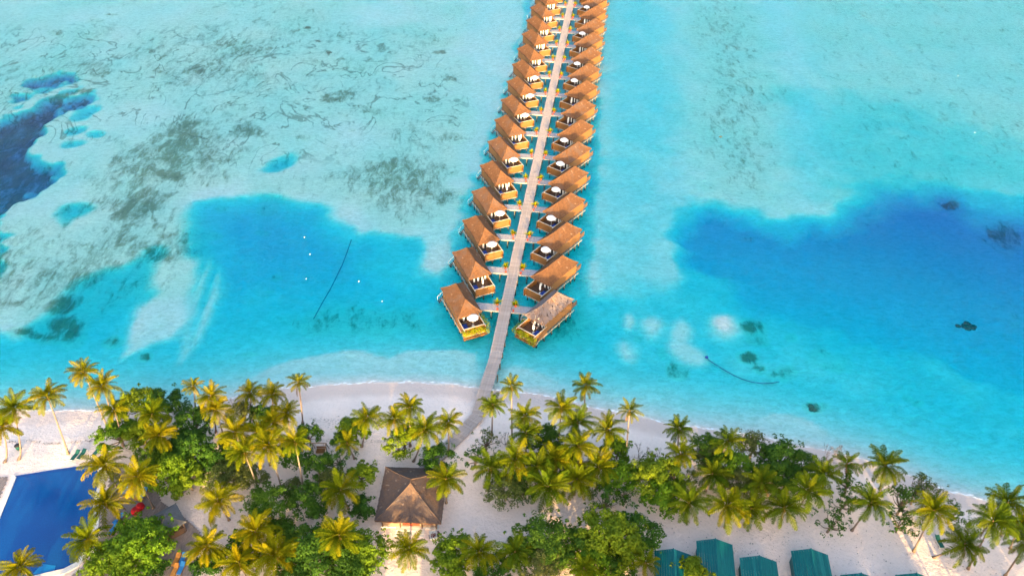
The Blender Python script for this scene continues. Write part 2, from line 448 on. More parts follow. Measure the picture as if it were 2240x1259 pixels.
for e, d in (((275, 462, 60, 16, -0.3), .85), ((372, 382, 45, 18, 0.1), .8), ((140, 712, 42, 26, 0), 1.0), ((70, 730, 70, 12, .1), .8), ((130, 668, 36, 16, -.2), .7), ((247, 745, 16, 9, 0), .85), ((316, 778, 10, 6, 0), .7),
             ((602, 600, 14, 8, 0), .6), ((590, 632, 10, 4, 0), .6), ((570, 500, 20, 9, 0), .5), ((470, 510, 22, 9, 0), .5), ((545, 772, 22, 7, 0), .5), ((790, 570, 10, 4, 0), .6), ((580, 455, 20, 8, 0), .4), ((480, 450, 18, 8, 0), .45),
             ((1640, 712, 28, 14, .2), .8), ((1660, 740, 22, 8, .2), .6), ((1565, 722, 18, 8, .3), .6), ((1636, 782, 20, 11, 0), .85), ((1662, 803, 18, 9, .2), .7), ((1715, 812, 32, 16, -.1), .8), ((1818, 800, 45, 20, .2), .6), ((1732, 735, 10, 7, 0), .6),
             ((1778, 890, 14, 11, 0), .85), ((1805, 886, 7, 4, 0), .6), ((1985, 866, 8, 5, 0), .7), ((2010, 876, 12, 6, 0), .6), ((1478, 806, 18, 9, .5), .6), ((1395, 738, 12, 9, 0), .5), ((1450, 770, 8, 12, 0), .5),
             ((2118, 703, 40, 22, .25), 1.0), ((2222, 680, 14, 6, .2), .9), ((2225, 698, 10, 6, .2), .9), ((2165, 758, 12, 5, 0), .8), ((2085, 436, 18, 9, 0), .7), ((2200, 500, 50, 30, .2), .6), ((1595, 560, 20, 7, 0), .35), ((1640, 508, 14, 5, 0), .5),
             ((1850, 620, 90, 24, .3), .25), ((2060, 600, 60, 24, .2), .25), ((962, 115, 22, 7, 0), .75), ((985, 172, 18, 6, 0), .75), ((945, 216, 20, 6, -.1), .65), ((735, 212, 40, 12, -.1), .65), ((800, 238, 30, 8, .2), .55),
             ((540, 288, 42, 15, 0), .62), ((720, 115, 9, 5, 0), .8), ((695, 90, 8, 4, 0), .8), ((673, 60, 9, 4, 0), .8), ((410, 98, 10, 4, 0), .8), ((480, 98, 10, 4, 0), .8), ((435, 152, 14, 12, .3), .85), ((745, 80, 12, 4, 0), .6),
             ((245, 32, 18, 4, 0), .8), ((210, 45, 22, 7, 0), .5), ((120, 70, 20, 8, 0), .55), ((150, 205, 60, 10, -.2), .8), ((210, 150, 34, 22, .3), .55), ((985, 300, 30, 12, 0), .5), ((888, 176, 10, 3, 0), .7), ((770, 285, 16, 6, 0), .6), ((665, 300, 20, 6, 0), .55)):
    reef = np.maximum(reef, min(d * .85, .6) * ell(e[0], e[1], e[2], e[3], 1.0, 0.9, e[4]))
reef = np.maximum(reef, 0.62 * DARKBLUE)
reef *= sstep(-S_ISL, 4, 10) * (1 - SHELF) * (1 - MOUND)
DEEP = sstep(depth, .7, 1.6)
reef = np.maximum(reef, DEEP * (.20 + .3 * nC))
rings = area([(-200, 60), (500, 60), (660, 80), (900, 90), (1000, 150), (1000, 300), (800, 300), (700, 350), (480, 370), (300, 300), (100, 330), (-200, 300)], 10, 6)

NX, NY = len(XS), len(YS)
gv = np.empty((NX * NY, 3)); gv[:, 0] = GX.ravel(); gv[:, 1] = GY.ravel(); gv[:, 2] = Z.ravel()
ii = np.arange(NX * NY).reshape(NY, NX)
gf = np.stack([ii[:-1, :-1], ii[:-1, 1:], ii[1:, 1:], ii[1:, :-1]], -1).reshape(-1, 4)
gme = bpy.data.meshes.new('ground')
gme.vertices.add(len(gv)); gme.vertices.foreach_set('co', gv.ravel())
gme.loops.add(gf.size); gme.loops.foreach_set('vertex_index', gf.ravel().astype(np.int32))
gme.polygons.add(len(gf)); gme.polygons.foreach_set('loop_start', np.arange(0, gf.size, 4, dtype=np.int32))
gme.polygons.foreach_set('use_smooth', np.ones(len(gf), bool))
for nm, arr in (('reef', reef), ('rings', rings), ('island', np.clip(S_ISL, -30, 30))):
    at_ = gme.attributes.new(nm, 'FLOAT', 'POINT'); at_.data.foreach_set('value', arr.ravel().astype(np.float32))
gme.update(calc_edges=True)

def ground_mat():
    m = NT('sand_and_reef')
    pos = m.n('NewGeometry').outputs['Position']
    reefa = m.n('Attribute', attribute_name='reef').outputs['Fac']
    ringa = m.n('Attribute', attribute_name='rings').outputs['Fac']
    isla = m.n('Attribute', attribute_name='island').outputs['Fac']
    # sand
    n1 = m.noise(0.12, 5, 0.6, pos); n2 = m.noise(2.2, 4, 0.65, pos); n3 = m.noise(0.55, 4, 0.6, pos)
    dry = m.mix(m.ramp(n1, 0.3, 0.7), (0.74, 0.595, 0.535), (0.82, 0.665, 0.605))
    dry = m.mix(m.ramp(n2, 0.48, 0.75, 0, 0.45), dry, (0.58, 0.46, 0.41))
    specks = m.ramp(m.noise(3.2, 3, 0.7, pos), 0.70, 0.76, 0, 0.6)
    specks = m.math('MULTIPLY', specks, m.ramp(n3, 0.48, 0.62))
    dry = m.mix(specks, dry, (0.26, 0.20, 0.16))
    wetmask = m.ramp(m.math('ADD', isla, m.math('MULTIPLY', n3, 2.2)), 3.2, 5.6, 1.0, 0.0)
    land = m.mix(wetmask, dry, (0.59, 0.47, 0.425))
    # bed
    sandbed = m.mix(m.ramp(n3, 0.3, 0.7), (0.80, 0.735, 0.675), (0.88, 0.82, 0.765))
    st = m.mapping(pos, (1.0, 0.45, 1.0), (0, 0, 0.2))
    e1 = m.noise(0.42, 6, 0.68, st, 0.6); e2 = m.noise(1.3, 5, 0.7, st, 0.5)
    k = m.math('ADD', m.math('MULTIPLY', e1, 0.62), m.math('MULTIPLY', e2, 0.38))
    thr = m.math('SUBTRACT', 0.80, m.math('MULTIPLY', reefa, 0.62))
    cover = m.ramp(m.math('SUBTRACT', k, thr), -0.10, 0.12)
    reefcol = m.mix(m.ramp(e2, 0.3, 0.7), (0.10, 0.115, 0.075), (0.28, 0.28, 0.17))
    reefcol = m.mix(m.ramp(reefa, 0.6, 1.0, 0, 0.85), reefcol, (0.05, 0.085, 0.075))
    sandbed = m.mix(m.ramp(reefa, 0.08, 0.35, 0, .7), sandbed, (0.80, 0.765, 0.62))
    g1 = m.noise(1.0, 5, 0.8, m.mapping(pos, (0.7, 1.5, 1), (0, 0, 0.25)), 0.8)
    sandbed = m.mix(m.ramp(g1, 0.40, 0.66, 0.0, 0.5), sandbed, (0.48, 0.46, 0.35))  # grain in the bed colour stands in for light on the water's ripples
    bed = m.mix(m.math('MULTIPLY', cover, 0.9), sandbed, reefcol)
    # winding coral lines
    rn = m.noise(0.075, 3, 0.5, m.mapping(pos, (0.8, 0.55, 1)), 2.2)
    line = m.ramp(m.math('ABSOLUTE', m.math('SUBTRACT', rn, 0.53)), 0.006, 0.024, 1.0, 0.0)
    line = m.math('MULTIPLY', line, m.math('MULTIPLY', ringa, m.ramp(m.noise(0.10, 3, 0.6, pos), 0.42, 0.52)))
    line = m.math('MULTIPLY', line, m.ramp(e2, 0.34, 0.44))
    bed = m.mix(m.math('MULTIPLY', line, 0.62), bed, (0.15, 0.155, 0.11))
    col = m.mix(m.ramp(isla, -0.3, 0.3), bed, land)
    hh = m.math('ADD', m.math('MULTIPLY', n2, 0.5), m.math('ADD', n3, m.math('MULTIPLY', cover, 0.6)))
    return m.done(m.principled(col, 0.95, m.bump(hh, 0.8, 0.28), 0.1))
M['ground'] = ground_mat()
gme.materials.append(M['ground'])
tag(link('ground', gme), 'white sand island and pale sea bed', 'ground', kind='structure')
def gz(x, y):
    i = min(max(np.searchsorted(YS, y) - 1, 0), NY - 2); j = min(max(np.searchsorted(XS, x) - 1, 0), NX - 2)
    fx = (x - XS[j]) / (XS[j + 1] - XS[j]); fy = (y - YS[i]) / (YS[i + 1] - YS[i])
    return float((Z[i, j] * (1 - fx) + Z[i, j + 1] * fx) * (1 - fy) + (Z[i + 1, j] * (1 - fx) + Z[i + 1, j + 1] * fx) * fy)
def gpt(x, y):                          # pixel -> point on the ground
    z = GZ
    for _ in range(5):
        p = at(x, y, z); z = gz(p.x, p.y)
    return Vector((p.x, p.y, z))

def water_mat(name, dens, col, wave=0.5, scale=1.0, gl=0.04):
    m = NT(name)
    pos = m.n('NewGeometry').outputs['Position']
    v1 = m.mapping(pos, (0.55 * scale, 1.25 * scale, 1), (0, 0, R(14)))
    w1 = m.noise(0.9, 4, 0.6, v1, 0.4)
    v2 = m.mapping(pos, (0.9 * scale, 1.9 * scale, 1), (0, 0, R(-22)))
    w2 = m.noise(1.9, 3, 0.6, v2, 0.3)
    big = m.noise(0.05, 3, 0.5, pos)
    h = m.math('ADD', w1, m.math('MULTIPLY', w2, 0.5))
    h = m.math('MULTIPLY', h, m.ramp(big, 0.3, 0.7, 0.6, 1.2))
    nb = m.bump(h, wave, 0.35)
    fr = m.n('Fresnel'); fr.inputs['IOR'].default_value = 1.145
    m.t.links.new(nb, fr.inputs['Normal'])
    gls = m.n('BsdfGlossy'); gls.inputs['Roughness'].default_value = gl
    m.t.links.new(nb, gls.inputs['Normal'])
    tr = m.n('BsdfTransparent')
    mx = m.n('MixShader')
    m.t.links.new(fr.outputs[0], mx.inputs[0]); m.t.links.new(tr.outputs[0], mx.inputs[1]); m.t.links.new(gls.outputs[0], mx.inputs[2])
    ab = m.n('VolumeAbsorption')
    ab.inputs['Color'].default_value = c4(col); ab.inputs['Density'].default_value = dens
    try: m.m.cycles.homogeneous_volume = True
    except Exception: pass
    return m.done(mx.outputs[0], ab.outputs[0])
M['sea'] = water_mat('sea_water', 3.0, (0.0, 0.947, 0.989))
tag(MB().box((0, 0, -6.0), (11000, 11000, 12.0)).build('sea_water', M['sea']), 'clear turquoise lagoon water', 'water', kind='structure')

# ------------------------------------------------------------------ shore foam and drift line
random.seed(3)
def ribbon(pts, wid, z0, jit, name, mat, gaps=0.3, step=0.6):
    mb = MB()
    pts = [Vector(p) for p in pts]
    for a, b in zip(pts, pts[1:]):
        L = (b - a).length; n = max(1, int(L / step)); d = (b - a).normalized(); s = Vector((-d.y, d.x, 0))
        for k in range(n):
            if random.random() < gaps: continue
            p = a.lerp(b, k / n) + s * random.uniform(-jit, jit)
            q = p + d * step * random.uniform(0.8, 1.6)
            w = wid * random.uniform(0.3, 1.0)
            zz = max(0.012, z0)
            mid = (p + q) / 2
            mb.add([(p.x, p.y, zz), (mid.x + s.x * w, mid.y + s.y * w, zz), (q.x, q.y, zz), (mid.x - s.x * w, mid.y - s.y * w, zz)], [(0, 3, 2, 1)])
    return mb.build(name, mat)
# real waterline found from the height field
foam_pts = []
for x in np.arange(-95, 80, 0.8):
    lo = 55.0
    ys = np.arange(60, 112, 0.4)
    hs = [gz(x, y) for y in ys]
    for k in range(len(ys) - 1):
        if hs[k] > 0.01 >= hs[k + 1]:
            foam_pts.append((x, ys[k] + 0.3, 0)); break
fo = ribbon(foam_pts, 0.24, 0.015, 0.3, 'shore_foam', M['foam'], 0.25, 0.9)
tag(fo, 'thin broken line of white foam at the waterline', 'foam', kind='stuff')

# ------------------------------------------------------------------ jetty
W0 = Vector((-1.12, 113.9, 0)); WD = Vector((math.sin(R(7.6)), math.cos(R(7.6)), 0)); WN = Vector((WD.y, -WD.x, 0))
JZ = 1.8
def wpt(along, side, z=JZ): return W0 + WD * along + WN * side + Vector((0, 0, z))
jetty_path = [at(920, 1036, GZ + .06), at(968, 990, GZ + .1), at(1046, 908, 1.45), at(1062, 850, 1.75), wpt(-14, 0), wpt(190, 0)]
jetty_path = [Vector(p) for p in jetty_path]
jw = 2.15
jetty = thing('jetty', 'long straight timber jetty running from the beach out between the villas', 'jetty', jetty_path[0])
J0 = jetty_path[0]
plank_meshes = []
for k in range(4):
    random.seed(k)
    plank_meshes.append(MB().box((0, 0, 0), (jw + random.uniform(-.04, .10), 0.272, 0.07)).mesh('plank', M['jetty']))
rest = MB()
cnt = 0
segs = list(zip(jetty_path, jetty_path[1:]))
beams = MB()
random.seed(5)
for si, (a, b) in enumerate(segs):
    d = b - a; L = d.length; d.normalize()
    rz = math.atan2(d.y, d.x) - math.pi / 2
    n = int(round(L / 0.3))
    pitch_ = math.asin(d.z)
    for k in range(n):
        p = a + d * ((k + .5) * L / n) + Vector((0, 0, random.uniform(-.006, .006)))
        if cnt < 300:
            o = link('plank', random.choice(plank_meshes), jetty)
            o.location = p - J0
            o.rotation_euler = (pitch_, 0, rz + random.uniform(-.006, .006))
        else:
            rest.box(p - J0, (jw + random.uniform(-.04, .10), 0.272, 0.07), rz + random.uniform(-.006, .006))
        cnt += 1
    for s in (-.8, .8):
        nrm = Vector((d.y, -d.x, 0)).normalized()
        beams.tube([a - J0 + nrm * s + Vector((0, 0, -.14)), b - J0 + nrm * s + Vector((0, 0, -.14))], 0.09, 4)
tag(rest.build('planking', M['jetty'], jetty), kind='stuff')
beams.build('beam', M['stilt'], jetty)
post_me = MB().cone((0, 0, -2.6), [(.11, 0), (.11, 2.55)], 8).mesh('stilt', M['stilt'])
for k in range(-6, 60):
    for s in (-.95, .95):
        o = link('stilt', post_me, jetty); o.location = wpt(k * 3.0 + 0.4, s, JZ - 0.1) - J0

# ------------------------------------------------------------------ thatched hip roofs
def hip_roof(L, W, rise, hip, sag=0.16, thick=0.18):
    """length along y, eaves at z=0"""
    e = [(-W/2, -L/2), (W/2, -L/2), (W/2, L/2), (-W/2, L/2)]
    r = [(0, -L/2 + hip), (0, L/2 - hip)]
    faces = [[e[0], e[1], r[0], None], [e[1], e[2], r[1], r[0]], [e[2], e[3], r[1], None], [e[3], e[0], r[0], r[1]]]
    mb = MB()
    def pt(p, t, q):                     # from eave point p to ridge point q, sagging
        z = rise * t - sag * math.sin(math.pi * t)
        return Vector((p[0] + (q[0] - p[0]) * t, p[1] + (q[1] - p[1]) * t, z))
    N = 6
    patches = []
    for fc in faces:
        a, b, cR, dR = fc
        if dR is None: dR = cR
        patches.append((a, b, cR, dR))
        grid = []
        for i in range(N + 1):
            t = i / N
            grid.append((pt(a, t, dR), pt(b, t, cR)))
        for i in range(N):
            mb.add([grid[i][0], grid[i][1], grid[i + 1][1], grid[i + 1][0]], [(0, 1, 2, 3)])
    # underside and fascia
    zb = -thick
    mb.add([(x, y, zb) for x, y in e] + [(x, y, 0) for x, y in e], [(3, 2, 1, 0)] + [(i, (i + 1) % 4, 4 + (i + 1) % 4, 4 + i) for i in range(4)])
    return mb, patches, pt
def thatch_tufts(patches, pt, course, wid, seed, lift=0.05):
    random.seed(seed)
    mb = MB()
    for a, b, cR, dR in patches:
        sl = (pt(a, 1, dR) - pt(a, 0, dR)).length
        n = int(sl / course)
        for i in range(n):
            t = (i + random.uniform(-.1, .1)) / n
            t = max(0.0, t)
            p0, p1 = pt(a, t, dR), pt(b, t, cR)
            w = (p1 - p0).length
            m = int(w / wid)
            t2 = min(1, t + 1.25 / n)
            q0, q1 = pt(a, t2, dR), pt(b, t2, cR)
            for k in range(m):
                f = (k + random.uniform(0, .8)) / m
                g = min(1, f + random.uniform(.7, 1.3) / m)
                lo0, lo1, hi0, hi1 = p0.lerp(p1, f), p0.lerp(p1, g), q0.lerp(q1, f), q0.lerp(q1, g)
                dn = (lo0 - hi0) * random.uniform(-.05, .3)
                up = Vector((0, 0, lift * random.uniform(.5, 1.4)))
                mb.add([lo0 + dn + up, lo1 + dn * random.uniform(.5, 1.2) + up, hi1 + Vector((0, 0, .02)), hi0 + Vector((0, 0, .02))], [(0, 1, 2, 3)])
    return mb
def ridge_lines(L, W, rise, hip, pt):
    mb = MB()
    r0, r1 = (0, -L/2 + hip), (0, L/2 - hip)
    for c, r in (((-W/2, -L/2), r0), ((W/2, -L/2), r0), ((W/2, L/2), r1), ((-W/2, L/2), r1)):
        mb.tube([pt(c, t, r) + Vector((0, 0, .05)) for t in (0, .2, .4, .6, .8, 1)], .09, 5)
    mb.tube([Vector((0, r0[1], rise + .06)), Vector((0, r1[1], rise + .06))], .11, 5)
    return mb

# ------------------------------------------------------------------ villas
RL, RW, RISE, HIP, EZ = 9.4, 4.65, 2.0, 2.25, 4.15
vroof, vpatch, vpt = hip_roof(RL, RW, RISE, HIP)
vtuft = thatch_tufts(vpatch, vpt, 0.36, 0.30, 1)
vridge = ridge_lines(RL, RW, RISE, HIP, vpt)
FLOOR = 1.75
YF = -RL/2 - 2.0                          # front edge of the deck
def make_villa(bush, grey):
    v = thing('overwater_villa', 'x', 'villa')
    rf = vroof.build('roof', M['thatch_grey' if grey else 'thatch'], v); rf.location = (0, 0, EZ)
    th = vtuft.build('thatch', M['thatch_grey' if grey else 'thatch'], rf); tag(th, kind='stuff')
    vridge.build('ridge_cap', M['thatch_grey' if grey else 'thatch'], rf)
    w2 = RW/2 - .35
    # walls
    MB().box((-w2, .35, 3.0), (.12, RL - 1.1, 2.46)).build('wall', M['timber'], v)
    MB().box((w2, .35, 3.0), (.12, RL - 1.1, 2.46)).build('wall', M['timber'], v)
    MB().box((0, RL/2 - .2, 3.0), (2*w2 - .14, .12, 2.46)).build('wall', M['timber'], v)
    fy = -RL/2 + 1.5
    MB().box((-w2 + .55, fy, 3.0), (.9, .12, 2.46)).build('wall', M['timber_dark'], v)
    MB().box((.3, fy + .02, 3.0), (2.9, .05, 2.3)).build('sliding_door', M['glass'], v)
    for x in (-.75, .1, .95, 1.6):
        MB().box((x, fy - .06, 2.95), (.34, .07, 2.2)).build('curtain', M['white'], v)
    # floor, deck and parapets
    MB().box((0, (RL/2 + YF)/2, FLOOR - .11), (RW - .5, RL/2 - YF - .1, .2)).build('floor', M['timber_dark'], v)
    yp = (YF + fy)/2
    ph, pz = 1.75, FLOOR + .28
    MB().box((-w2 - .03, yp - .3, pz), (.1, fy - YF + .5, ph)).build('parapet', M['timber'], v)
    MB().box((w2 + .03, yp - .3, pz), (.1, fy - YF + .5, ph)).build('parapet', M['timber'], v)
    MB().box((0, YF + .02, pz), (2*w2 - .06, .1, ph)).build('parapet', M['timber'], v)
    t = MB()
    t.box((0, YF + .02, pz + ph/2 + .02), (2*w2 + .24, .16, .05)); t.box((-w2 - .03, yp - .3, pz + ph/2 + .018), (.15, fy - YF + .36, .05)); t.box((w2 + .03, yp - .3, pz + ph/2 + .018), (.15, fy - YF + .36, .05))
    t.build('cap_rail', M['trim'], v)
    t = MB(); t.box((0, YF - .1, pz - ph/2 - .04), (2*w2 + .3, .1, .1)); t.box((-w2 - .14, 0, pz - ph/2 - .04), (.1, RL + 1.2, .1)); t.box((w2 + .14, 0, pz - ph/2 - .04), (.1, RL + 1.2, .1))
    t.build('edge_beam', M['trim'], v)
    # stilts and braces
    st = MB().cone((0, 0, -2.3), [(.12, 0), (.12, 3.5)], 7).mesh('stilt', M['stilt'])
    ys = [YF + .5, YF + 2.8, -1.6, .8, 3.0, RL/2 - .3]
    for y in ys:
        for x in (-w2 + .1, 0, w2 - .1):
            o = link('stilt', st, v); o.location = (x, y, .35)
    br = MB()
    for x in (-w2 + .1, w2 - .1):
        br.tube([(x, YF + .5, .2), (x, YF + 1.7, 1.2)], .06, 5)
    br.tube([(-w2 + .1, YF + .52, .25), (-w2 + 1.3, YF + .52, 1.2)], .06, 5); br.tube([(w2 - .1, YF + .52, .25), (w2 - 1.3, YF + .52, 1.2)], .06, 5)
    br.build('brace', M['trim'], v)
    # rear landing with stairs to the water
    ry = RL/2 + .9
    MB().box((.4, ry, FLOOR - .35), (2.6, 1.9, .14)).build('rear_landing', M['timber_dark'], v)
    MB().box((1.75, ry, FLOOR + .25), (.08, 1.9, 1.1)).build('privacy_screen', M['timber_dark'], v)
    s = MB()
    for k in range(6): s.box((-1.1 - k*.28, ry + .3, FLOOR - .5 - k*.26), (.26, .9, .06))
    s.build('stair', M['timber_dark'], v)
    hr = MB()
    hr.tube([(-.9, ry + .75, FLOOR + .5), (-2.7, ry + .75, FLOOR - 1.0)], .045, 5); hr.tube([(-.9, ry + .75, FLOOR + .5), (-.9, ry + .75, FLOOR - .4)], .045, 5); hr.tube([(-2.6, ry + .75, FLOOR - .95), (-2.6, ry + .75, FLOOR - 1.9)], .045, 5)
    hr.build('handrail', M['whitewood'], v)
    return v
proto = make_villa(False, False)
grey_roof = proto.children[0].data.copy(); grey_roof.materials[0] = M['thatch_grey']
ORD = ['first', 'second', 'third', 'fourth', 'fifth', 'sixth', 'seventh', 'eighth', 'ninth', 'tenth', 'eleventh', 'twelfth', 'thirteenth', 'fourteenth', 'fifteenth', 'sixteenth']
OPEN = {'L': (0, 2, 3, 5, 7, 8, 9), 'R': (2, 3, 4, 5, 6, 9, 10, 12, 14)}
SP = 11.36
def make_parasol(op):
    o = thing('parasol', 'x', 'parasol')
    if op:
        n = 8; r = 1.1
        mb = MB()
        ring = [(r*math.cos(k*math.pi/4 + .3), r*math.sin(k*math.pi/4 + .3), 2.15) for k in range(n)]
        mid = [(.55*r*math.cos(k*math.pi/4 + .3), .55*r*math.sin(k*math.pi/4 + .3), 2.42) for k in range(n)]
        hem = [(x*1.005, y*1.005, 2.03) for x, y, z in ring]
        mb.add(ring + mid + hem + [(0, 0, 2.62)], [(k, (k+1)%n, n+(k+1)%n, n+k) for k in range(n)] + [(n+k, n+(k+1)%n, 3*n) for k in range(n)] + [(2*n+k, 2*n+(k+1)%n, (k+1)%n, k) for k in range(n)])
        mb.build('canopy', M['white'], o)
        MB().cone((0, 0, 2.6), [(.05, 0), (.03, .12)], 6).build('finial', M['whitewood'], o)
    else:
        MB().cone((0, 0, .75), [(.10, 0), (.20, .15), (.17, .8), (.10, 1.35), (.03, 1.6)], 9).build('canopy', M['white'], o)
    MB().cone((0, 0, 0), [(.03, 0), (.03, 2.2 if op else 1.0)], 6).build('pole', M['whitewood'], o)
    MB().cone((0, 0, 0), [(.26, 0), (.26, .08), (.06, .12)], 10).build('base', M['whitewood'], o)
    return o
par_open, par_shut = make_parasol(True), make_parasol(False)
def make_daybed():
    o = thing('daybed', 'x', 'daybed')
    MB().box((0, 0, .2), (1.0, 1.9, .28)).build('frame', M['black'], o)
    MB().box((0, -.05, .42), (.92, 1.7, .16)).build('mattress', M['navy'], o)
    MB().box((0, .85, .62), (1.0, .16, .6)).build('backrest', M['black'], o)
    return o
daybed = make_daybed()
def make_pot(big):
    o = thing('potted_plant' if big else 'flower_pot', 'x', 'plant' if big else 'pot')
    s = 1.0 if big else .62
    MB().cone((0, 0, 0), [(.2*s, 0), (.34*s, .45*s), (.38*s, .52*s), (.34*s, .54*s)], 10).build('pot', M['terracotta'], o)
    mb = MB(); random.seed(4 if big else 9)
    for k in range(46 if big else 16):
        a = random.uniform(0, 6.28); e = random.uniform(.2, 1.45); l = random.uniform(.5, 1.05)*(1.35 if big else .35)
        d = Vector((math.cos(a)*math.cos(e), math.sin(a)*math.cos(e), math.sin(e)))
        s_ = d.cross(Vector((0, 0, 1))).normalized() * .11*(1 if big else .6)
        b0 = Vector((0, 0, .5*s)); tip = b0 + d*l + Vector((0, 0, -.12*l)); md = b0 + d*l*.55
        mb.add([b0, md + s_, tip, md - s_], [(0, 1, 2, 3)])
    mb.build('foliage', M['vine'] if big else M['terracotta'], o)
    return o
pot_big, pot_small = make_pot(True), make_pot(False)
def make_bridge(n_planks):
    o = thing('footbridge', 'x', 'footbridge')
    return o
bp_me = MB().box((0, 0, 0), (.265, 1.95, .06)).mesh('plank', M['bridge'])
brest = MB()
for k in range(18): brest.box((k*.29 + .15, 0, 0), (.265, 1.95, .06))
brest_me = brest.mesh('planking', M['bridge'])
bbeam = MB()
for s in (-.93, .93): bbeam.box((2.6, s, -.12), (5.3, .12, .18))
bbeam_me = bbeam.mesh('beam', M['trim'])
used = set()
def first(o, key):
    if key in used: return copy_tree(o)
    used.add(key); return o
for n in range(16):
    for side in 'LR':
        sg = -1 if side == 'L' else 1
        o = first(proto, 'villa')
        word = 'left' if sg < 0 else 'right'
        place = f'{ORD[n]} from beach, {word} of jetty'
        o['group'] = 'overwater villas along the jetty'
        c = wpt(n*SP - 1.7, sg*8.25, 0)
        o.location = c
        o.rotation_euler = (0, 0, R(-7.6) - sg*R(31))
        op = n in OPEN[side]
        if n == 0:
            o['label'] = ('villa on stilts with yellow-green bush on its deck front, nearest the beach, ' + ('left' if sg < 0 else 'right') + ' of jetty')
        else:
            o['label'] = 'brown thatched villa on stilts, ' + place
        if n == 0 and sg > 0:
            rf = [q for q in o.children if q.name.startswith('roof')][0]
            rf.data = grey_roof
            for q in rf.children:
                q.data = q.data.copy(); q.data.materials[0] = M['thatch_grey']
        rot = Matrix.Rotation(o.rotation_euler.z, 3, 'Z')
        # things standing on the deck
        u = first(par_open, 'po') if op else first(par_shut, 'ps')
        u.location = c + rot @ Vector((.35*1, YF + 1.55, FLOOR))
        u.rotation_euler = (0, 0, n*.37)
        tag(u, ('open white octagonal parasol' if op else 'closed white parasol') + ' on deck of villa ' + place, None, 'parasols on the villa decks')
        d = first(daybed, 'db')
        d.location = c + rot @ Vector((-sg*0 + (-1.25 if sg < 0 else 1.25), YF + 1.3, FLOOR))
        d.rotation_euler = (0, 0, o.rotation_euler.z)
        tag(d, 'blue daybed with black back on deck of villa ' + place, None, 'daybeds on the villa decks')
        # footbridge
        b = thing('footbridge', f'grey plank footbridge to villa {place}', 'footbridge', wpt(n*SP - .3, sg*1.12, JZ - .05), R(-7.6) + (math.pi if sg < 0 else 0), 'footbridges between jetty and villas')
        if n < 7:
            for k in range(18):
                q = link('plank', bp_me, b); q.location = (k*.29 + .15, 0, random.uniform(-.006, .006))
        else:
            tag(link('planking', brest_me, b), kind='stuff')
        link('beam', bbeam_me, b)
        for xx in (1.6, 3.6):
            for yy in (-.8, .8):
                q = link('stilt', post_me, b); q.location = (xx, yy, -.2)
        q = first(pot_big, 'pb'); q.location = wpt(n*SP + .45, sg*1.75, JZ - .02); q.rotation_euler = (0, 0, random.uniform(0, 6))
        tag(q, f'leafy plant in red pot on footbridge to villa {place}', None, 'potted plants on the footbridges')
        q = first(pot_small, 'sp'); q.location = wpt(n*SP - 1.0, sg*1.5, JZ - .02); q.rotation_euler = (0, 0, random.uniform(0, 6))
        tag(q, f'small red flower pot on footbridge to villa {place}', None, 'small red pots on the footbridges')

# ------------------------------------------------------------------ leaf masses
def leaf_clump(mb, c, r, n, size, rnd, flat=0.75):
    for k in range(n):
        while True:
            d = Vector((rnd.gauss(0, 1), rnd.gauss(0, 1), rnd.gauss(0, 1)))
            if d.length > .1: break
        d.normalize()
        if d.z < -.35: d.z = -d.z
        p = c + Vector((d.x*r, d.y*r, d.z*r*flat)) * rnd.uniform(.62, 1.08)
        nrm = (d + Vector((rnd.uniform(-.7, .7), rnd.uniform(-.7, .7), rnd.uniform(.0, .8)))).normalized()
        a = nrm.cross(Vector((rnd.uniform(-1, 1), rnd.uniform(-1, 1), rnd.uniform(-1, 1)))).normalized()
        b = nrm.cross(a)
        s = size * rnd.uniform(.6, 1.3)
        mb.add([p - a*s*.5, p + b*s*.28 + nrm*s*.06, p + a*s*.5, p - b*s*.28 + nrm*s*.06], [(0, 1, 2, 3)])
for sg in (-1, 1):
    rnd = random.Random(20 + sg)
    c = wpt(-1.7, sg*8.25, 0); rz = R(-7.6) - sg*R(31); rot = Matrix.Rotation(rz, 3, 'Z')
    b = thing('deck_bush', ('yellow-green bush spilling over the deck front of the nearest villa ' + ('left' if sg < 0 else 'right') + ' of jetty'), 'bush', c + rot @ Vector((0, YF - .5, FLOOR - .5)), rz, 'bushes on the villa decks')
    mb = MB()
    for k in range(13):
        x = -2.0 + k*.34
        leaf_clump(mb, Vector((x, rnd.uniform(-.25, .2), rnd.uniform(.15, .85))), rnd.uniform(.45, .72), 75, .22, rnd)
    for k in range(7):
        leaf_clump(mb, Vector((-sg*2.45, .3 + k*.42, rnd.uniform(.2, .9))), rnd.uniform(.4, .65), 50, .2, rnd)
    fo_ = mb.build('foliage', M['vine'], b); fo_.location = (0, 0, .35); fo_.scale = (1.05, 1.15, 1.2)
    MB().box((0, .1, -.3), (4.6, .5, .3)).build('planter', M['timber'], b)
    st = MB()
    for k in range(6): st.tube([(-2 + k*.75, 0, -.2), (-2 + k*.75 + rnd.uniform(-.2, .2), 0, .6)], .03, 4)
    st.build('stem', M['bark'], b)

